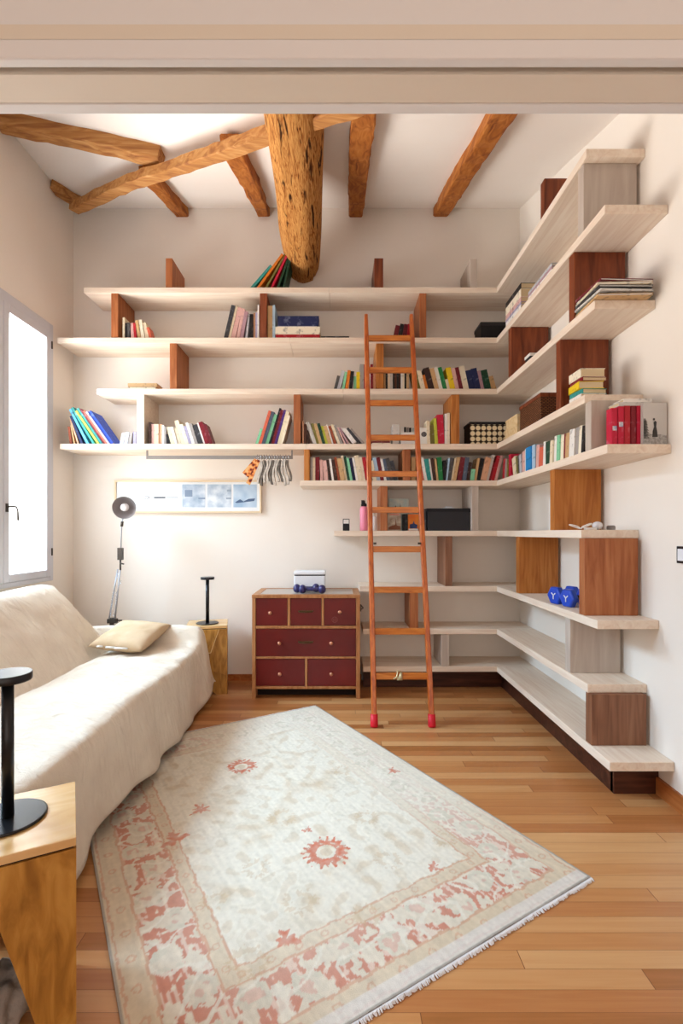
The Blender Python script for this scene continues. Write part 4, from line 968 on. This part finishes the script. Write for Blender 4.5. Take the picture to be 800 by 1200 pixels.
def rugcol(u, v):
    q = Vector((u, v, 0)); n1 = noise.noise(q*4.5); n2 = noise.noise(q*17+Vector((3, 1, 0))); n3 = noise.noise(q*48); nh = noise.noise(Vector((u*5, v*70, 2)))
    wear = .5+.5*noise.noise(q*1.6+Vector((9, 4, 0)))
    e = min(u, RL-u, v, RW-v); side_v = min(v, RW-v) < min(u, RL-u)
    along = (u if side_v else v); e2 = e+.012*n2+.004*n3
    lit_fade = .16+.84*min(1, max(0, max((v/RW-.45)/.45, (u/RL-.6)/.35)))  # pattern paled by side: daylight washing it out is put into the colour
    col = C_f.copy()
    if e2 < .10:
        col = C_b.lerp(C_f, min(1, .25+.4*wear+.6*(1-lit_fade)))
        k = (along/.115) % 1-.5; dd = math.hypot(k*.115, (e-.055))
        if .009 < dd+.005*n3 < .016: col = col.lerp(C_c, .30*lit_fade)
        if abs(e2-.018) < .004 or abs(e2-.095) < .005: col = col.lerp(C_c, .35*lit_fade)
    elif e2 < .26:
        ph = along/.30; zc = .18+.034*math.sin(ph*2*math.pi)
        col = C_c.lerp(C_f, 1-lit_fade*.8+.12*wear)
        du = ((along/.15) % 1-.5)*.15; dd = math.hypot(du, (e-zc)*1.0)+.026*n2+.016*n3
        if nh+.6*n3 > .22: col = col.lerp(C_f, .55)
        if dd < .047: col = C_f.lerp(C_s, .35)
        if dd < .020: col = C_f.lerp(C_c, .4*lit_fade)
        if n2+.5*n3 > .08: col = C_f.lerp(C_t, .25*lit_fade)
        if abs(noise.noise(q*9+Vector((5, 5, 5)))) < .05: col = col.lerp(C_f, .8)
    elif e2 < .325:
        col = C_b.lerp(C_f, min(1, .2+.4*wear+.6*(1-lit_fade)))
        k = (along/.095) % 1-.5; dd = math.hypot(k*.095, (e-.293))
        if .008 < dd+.005*n3 < .014: col = col.lerp(C_c, .3*lit_fade)
        if abs(e2-.266) < .004 or abs(e2-.32) < .004: col = col.lerp(C_c, .45*lit_fade)
    else:
        col = C_f.lerp(C_t, max(0, n1*.55+n2*.35))
        vine = abs(noise.noise(q*3.2+Vector((7, 2, 1)))+.25*n2)
        if vine < .035: col = col.lerp(C_s, .15)
        if n2 > .25: col = col.lerp(C_t, .2)
    for (a, b), R, kind in ros:
        du, dv = u-a, v-b; d = math.hypot(du, dv)
        if d < R*1.5:
            th = math.atan2(dv, du); sp = R*(1+.15*math.sin(th*19+n2*3)+.2*n3+.12*n2)
            if kind == 1:
                if .50*R*(1+.25*n2) < d < sp and (n3 > -.32): col = C_f.lerp(C_c, .75+.3*n3)
                elif d < .3*R: col = C_f.lerp(C_t, .5)
            elif kind == 2:
                if d < R*(.62+.22*math.sin(th*3+R*90)+.2*math.sin(th*7)+.4*n3+.3*n2): col = C_f.lerp(C_c, .65+.3*n3)
            else:
                if .5*R < d < sp and n3+.5*n2 > -.1: col = col.lerp(C_t, .38)
    dxf = RL-u
    if dxf < .05: col = col.lerp(Vector(srgb('d9d5d0')[:3]), .7)
    if e < .006: col = Vector(srgb('a7a096')[:3])
    return col*(1+.09*nh+.08*n3+.05*noise.noise(q*110))
bm = nb(); cl = bm.verts.layers.float_color.new('pattern'); grid = []
for i in range(NU+1):
    u = RL*i/NU; rr = []
    for j in range(NV+1):
        v = RW*j/NV; p = A+U*u+V*v
        vt = bm.verts.new((p.x, p.y, .009+.0015*noise.noise(Vector((u*5, v*5, 0)))+.0012*noise.noise(Vector((u*60, v*60, 3))))); c = rugcol(u, v); vt[cl] = (c.x, c.y, c.z, 1); rr.append(vt)
    grid.append(rr)
for i in range(NU):
    for j in range(NV): bm.faces.new((grid[i][j], grid[i+1][j], grid[i+1][j+1], grid[i][j+1])).smooth = True
m = base('oriental_rug_wool', 'd8d0c0', .95, 0, .05); at = N(m, 'ShaderNodeVertexColor'); at.layer_name = 'pattern'; L(m, at.outputs[0], B(m).inputs['Base Color'])
tcn = N(m, 'ShaderNodeTexCoord'); nn = N(m, 'ShaderNodeTexNoise'); nn.inputs['Scale'].default_value = 320; L(m, tcn.outputs['Object'], nn.inputs['Vector']); bump(m, nn.outputs[0], .5, .003)
rc = A+U*RL/2+V*RW/2
rug = thing('rug', (rc.x, rc.y, 0), 'faded cream and coral oriental rug lying askew on the floor', 'rug')
obj('pile', bm, m, rug)
bm = nb()
c4 = [A, A+U*RL, A+U*RL+V*RW, A+V*RW]
lo = [bm.verts.new((p.x, p.y, .0005)) for p in c4]; hi = [bm.verts.new((p.x, p.y, .0072)) for p in c4]
bm.faces.new(lo[::-1]); bm.faces.new(hi)
for i in range(4): bm.faces.new((lo[i], lo[(i+1) % 4], hi[(i+1) % 4], hi[i]))
obj('backing', bm, base('rug_backing', '9a9088', .95), rug)
bm = nb()
for (s0, d) in ((A+U*RL, U), (A, -U)):
    n = 520
    for k in range(n):
        p = s0+V*(RW*(k+.5)/n+random.uniform(-.001, .001)); l = random.uniform(.010, .018); q = p+d*l+V*random.uniform(-.005, .005)
        w = V*.0028
        vs = [bm.verts.new((*(p-w), .007)), bm.verts.new((*(p+w), .007)), bm.verts.new((*(q+w*.8), .002)), bm.verts.new((*(q-w*.8), .002))]
        vt = bm.verts.new((*(p.lerp(q, .6)), .009))
        bm.faces.new(vs[::-1])
        for a_, b__ in ((0, 1), (1, 2), (2, 3), (3, 0)): bm.faces.new((vs[a_], vs[b__], vt))
o = obj('fringe', bm, base('rug_fringe', 'e2dedd', .9), rug); o['label'] = 'short whitish fringe'; o['kind'] = 'stuff'

# ------------------------------------------------------------------ floor lamp behind the sofa end
Y = 4.12
fl = thing('floor_lamp', (PX(131, Y), Y, 0), 'grey spring-arm floor lamp standing behind the sofa end', 'lamp')
def pt(px, py, y=Y): return (PX(px, y), y, PZ(py, y))
bm = nb(); lathe(bm, [(.12, 0), (.125, .006), (.12, .02), (.02, .028)], (PX(131, Y), Y, 0), 32); obj('base', bm, 'white_metal', fl)
bm = nb(); tube(bm, [(PX(131, Y), Y, .02), pt(131, 738), pt(131, 726)], [.012, .012, .016], 12); obj('pole', bm, 'white_metal', fl)
bm = nb(); box(bm, PX(126.5, Y), PX(137, Y), Y-.02, Y+.02, PZ(730, Y), PZ(725, Y)); tube(bm, [pt(137, 727), pt(143, 727)], .006, 8); tube(bm, [pt(131, 734), pt(131, 724)], .018, 12); obj('joint', bm, 'dark_steel', fl)
for a, b in ((127.5, 138), (134.5, 141)):
    bm = nb(); tube(bm, [pt(a, 727), pt(b, 667)], .0065, 8); obj('lower_arm', bm, 'white_metal', fl)
def coil(p0, p1, r, turns, wr):
    p0, p1 = Vector(p0), Vector(p1); d = (p1-p0); dn = d.normalized(); a = dn.cross(Vector((0, 1, 0))).normalized(); b = dn.cross(a)
    bm = nb(); n = turns*8; tube(bm, [p0+d*(i/n)+(a*math.cos(i*math.pi/4)+b*math.sin(i*math.pi/4))*r for i in range(n+1)], wr, 5); return bm
for a, b in ((129, 132.5), (133.5, 136.5)):
    obj('spring', coil(pt(a, 722, Y-.02), pt(b, 695, Y-.02), .006, 14, .0018), 'chrome', fl)
bm = nb(); tube(bm, [pt(132.5, 695, Y-.02), pt(139, 670, Y-.02)], .002, 6); tube(bm, [pt(136.5, 695, Y-.02), pt(142, 680, Y-.02)], .002, 6); obj('spring_rod', bm, 'chrome', fl)
bm = nb(); box(bm, PX(138.5, Y), PX(143.8, Y), Y-.018, Y+.018, PZ(656, Y), PZ(642, Y)); tube(bm, [pt(141, 668), pt(141, 655)], .008, 8); tube(bm, [pt(141, 660, Y-.02), pt(145, 661, Y-.03)], .006, 8); obj('elbow', bm, 'dark_steel', fl)
bm = nb(); tube(bm, [pt(141.5, 645), pt(142.5, 615), pt(144, 607)], [.0055, .0055, .006], 8); obj('upper_arm', bm, 'white_metal', fl)
bm = nb(); tube(bm, [pt(142.5, 617), pt(143.3, 611)], .011, 10); obj('head_joint', bm, 'dark_steel', fl)
hd_ = Vector((.28, -1, -.18)).normalized(); q = Vector((0, 0, 1)).rotation_difference(hd_).to_matrix()
hc = Vector(pt(145.5, 595, Y-.06))
bm = nb(); lathe(bm, [(.092, 0), (.088, -.03), (.07, -.075), (.045, -.11), (.03, -.16), (.0285, -.16), (.042, -.108), (.066, -.073), (.085, -.03), (.0905, 0)], hc, 36, q, cap=False); obj('lamp_shade', bm, ['white_metal'], fl)
bm = nb(); lathe(bm, [(.0895, -.001), (.0845, -.03), (.065, -.072), (.04, -.106), (.01, -.108)], hc, 36, q, cap=False); o = obj('shade_lining', bm, 'shade_in', fl)
bm = nb(); lathe(bm, [(.012, -.1), (.018, -.075), (.031, -.045), (.034, -.03), (.028, -.012), (.012, -.002)], hc, 24, q); obj('bulb', bm, 'bulb', fl)

# ------------------------------------------------------------------ framed panorama on the back wall
Y = YB-.03
x0, x1, z0, z1 = PX(133.5, Y), PX(306, Y), PZ(601, Y), PZ(562.5, Y)
pf = thing('picture_frame', ((x0+x1)/2, YB-.001, z0), 'long narrow framed panorama of pale blue prints', 'picture')
bm = nb(); w = .017
box(bm, x0, x1, Y, YB-.001, z1-w, z1); box(bm, x0, x1, Y, YB-.001, z0, z0+w); box(bm, x0, x0+w, Y, YB-.001, z0+w, z1-w); box(bm, x1-w, x1, Y, YB-.001, z0+w, z1-w)
obj('frame', bm, 'frame_wood', pf, bevel=.002)
obj('mat_board', bx(x0+w, x1-w, Y+.012, YB-.002, z0+w, z1-w), 'mat_board', pf)
for i_, (a, b) in enumerate(((213, 240), (242.5, 270.5), (273, 300.5))):
    mm = mottled('pale_print_'+'abc'[i_], ('e2e8ef', 'e4e9ee', 'cfdde9')[i_], ('8fa6bd', 'a9bacb', '9fb9d2')[i_], (9, 11, 7)[i_], .5, 0)
    p = obj('print', bx(PX(a, Y), PX(b, Y), Y+.0105, Y+.012, PZ(594.5, Y), PZ(567.5, Y)), mm, pf)
    bm = nb(); xm = PX((a+b)/2, Y); zm = PZ(584, Y)
    if i_ == 0: box(bm, PX(a+3, Y), PX(a+12, Y), Y+.0098, Y+.0105, PZ(582, Y), PZ(574, Y)); box(bm, PX(b-8, Y), PX(b, Y), Y+.0098, Y+.0105, PZ(585, Y), PZ(583, Y))
    if i_ == 1: box(bm, PX(b-5, Y), PX(b, Y), Y+.0098, Y+.0105, PZ(576, Y), PZ(573.5, Y)); box(bm, PX(b-6, Y), PX(b, Y), Y+.0098, Y+.0105, PZ(585, Y), PZ(583, Y))
    if i_ == 2: prism(bm, [(PX(a+2, Y), PZ(588.5, Y)), (PX(a+8, Y), PZ(585, Y)), (PX(a+12, Y), PZ(587.5, Y)), (PX(a+18, Y), PZ(584.5, Y)), (PX(b-2, Y), PZ(584, Y)), (PX(b-3, Y), PZ(587, Y)), (PX(a+4, Y), PZ(589.5, Y))], Y+.0098, Y+.0105, 1)
    obj('print_detail', bm, base('print_ink_'+'abc'[i_], ('8798b0', '9aa8b8', '4f6484')[i_], .6), p)
bm = nb(); box(bm, PX(171, Y), PX(208, Y), Y+.0112, Y+.012, PZ(583.1, Y), PZ(582.6, Y)); box(bm, PX(180, Y), PX(193, Y), Y+.0108, Y+.012, PZ(583.8, Y), PZ(582.2, Y))
tube(bm, [(PX(171+3*math.cos(a), Y), Y+.0115, PZ(583-1.8*math.sin(a), Y)) for a in [i*math.pi/5 for i in range(6, 15)]], .002, 6)
obj('ink_sketch', bm, base('sketch_ink', '3b3f49', .6), pf)

# ------------------------------------------------------------------ rail under the fourth shelf with hanging swatches
Y = YF+.05; zr = PZ(536, Y)
rl = thing('hanging_rail', (PX(257, Y), Y, zr), 'long grey metal rail fixed under the fourth shelf', 'rail')
obj('bar', bx(PX(171.5, Y), PX(343, Y), Y-.006, Y+.006, zr-.014, zr+.014), 'rail', rl, bevel=.001)
for px in (172.5, 342):
    obj('bracket', bx(PX(px, Y)-.006, PX(px, Y)+.006, Y-.006, Y+.006, zr+.014, SZ[3]-ST-.0005), 'rail', rl)
M['sw_grey'] = mottled('beige_grey_swatch', 'b5aa9f', 'd9cfc3', 50, .8, .2, 120); M['sw_dark'] = mottled('dark_grey_swatch', '5f564e', '7d7369', 50, .8, .2, 120)
m = base('orange_patterned_swatch', 'd98a4a', .8); M['sw_or'] = m
tcn = N(m, 'ShaderNodeTexCoord'); ck = N(m, 'ShaderNodeTexVoronoi'); ck.inputs['Scale'].default_value = 34; L(m, tcn.outputs['Object'], ck.inputs['Vector']); L(m, ramp(m, ck.outputs['Distance'], [(.3, '6a1f1c'), (.45, 'd9762f'), (.7, 'e6b074')]), B(m).inputs['Base Color'])
def strip(bm, pts, w, th):
    rings = []
    for x, y, z, dx in pts:
        rings.append([bm.verts.new((x-th, y-w/2+dx, z)), bm.verts.new((x+th, y-w/2+dx, z)), bm.verts.new((x+th, y+w/2+dx, z)), bm.verts.new((x-th, y+w/2+dx, z))])
    for r0, r1 in zip(rings, rings[1:]):
        for k in range(4): bm.faces.new((r0[k], r0[(k+1) % 4], r1[(k+1) % 4], r1[k]))
    bm.faces.new(rings[0][::-1]); bm.faces.new(rings[-1])
for k_ in range(11):
    px = 306+k_*3.2; x = PX(px, Y)
    sb = thing('fabric_swatch', (x, Y, zr), ('first second third fourth fifth sixth seventh eighth ninth tenth last'.split()[k_]).capitalize()+' grey striped fabric swatch counted from the orange one, hanging on rail', 'swatch', 'fabric swatches hanging on the rail')
    bm = nb(); tube(bm, [(x+.0015*math.sin(a*2), Y+.016*math.cos(a), zr-.002+.024*math.sin(a)) for a in [i*math.pi/8 for i in range(17)]], .0022, 6); obj('hook', bm, 'chrome', sb)
    bm = nb(); z0_ = zr-.026; ln = .19+.02*math.sin(k_*1.7)
    pts = [(x+(.012*math.sin(s*5+k_*.4)-.022*s*(1-k_/9)+.008*s), Y, z0_-ln*s, 0) for s in [i/14 for i in range(15)]]
    strip(bm, pts, .06, .0078); obj('cloth', bm, 'sw_grey' if k_ % 3 != 1 else 'sw_dark', sb)
for k_, (dx, ang_) in enumerate(((-.0, 38), (.012, 24))):
    px = 301.5+k_*2; x = PX(px, Y)
    sb = thing('fabric_swatch', (x, Y, zr), ('orange and dark red patterned swatch splayed out farthest left on the rail', 'orange patterned swatch hanging beside the splayed one on the rail')[k_], 'swatch', 'fabric swatches hanging on the rail')
    bm = nb(); tube(bm, [(x, Y+.016*math.cos(a), zr-.002+.024*math.sin(a)) for a in [i*math.pi/8 for i in range(17)]], .0022, 6); obj('hook', bm, 'chrome', sb)
    bm = nb(); r = math.radians(ang_); ln = .16 if k_ == 0 else .22
    P0 = Vector((x, 0, zr-.026)); dv = Vector((-math.sin(r), 0, -math.cos(r))); sd = Vector((math.cos(r), 0, -math.sin(r)))
    vs = []
    wv = .026 if k_ == 0 else .014
    y0_ = Y-.012-k_*.01
    pa = [P0+sd*wv*-1, P0+sd*wv, P0+dv*ln+sd*wv*1.3, P0+dv*(ln*.98)-sd*wv*1.3]
    prism(bm, [(p.x, p.z) for p in pa], y0_-.003, y0_+.003, 1); obj('cloth', bm, 'sw_or', sb)

# ------------------------------------------------------------------ light switch
y0, y1 = 2.305, 2.355
sw = thing('light_switch', (XR, (y0+y1)/2, 1.19), 'small dark framed light switch on the right wall', 'switch')
obj('plate', bx(XR-.01, XR-.0005, y0-.04, y1, 1.175, 1.255), 'black_metal', sw, bevel=.002)
obj('rocker', bx(XR-.014, XR-.009, y0-.03, y1-.012, 1.187, 1.243), 'white', sw, bevel=.001)
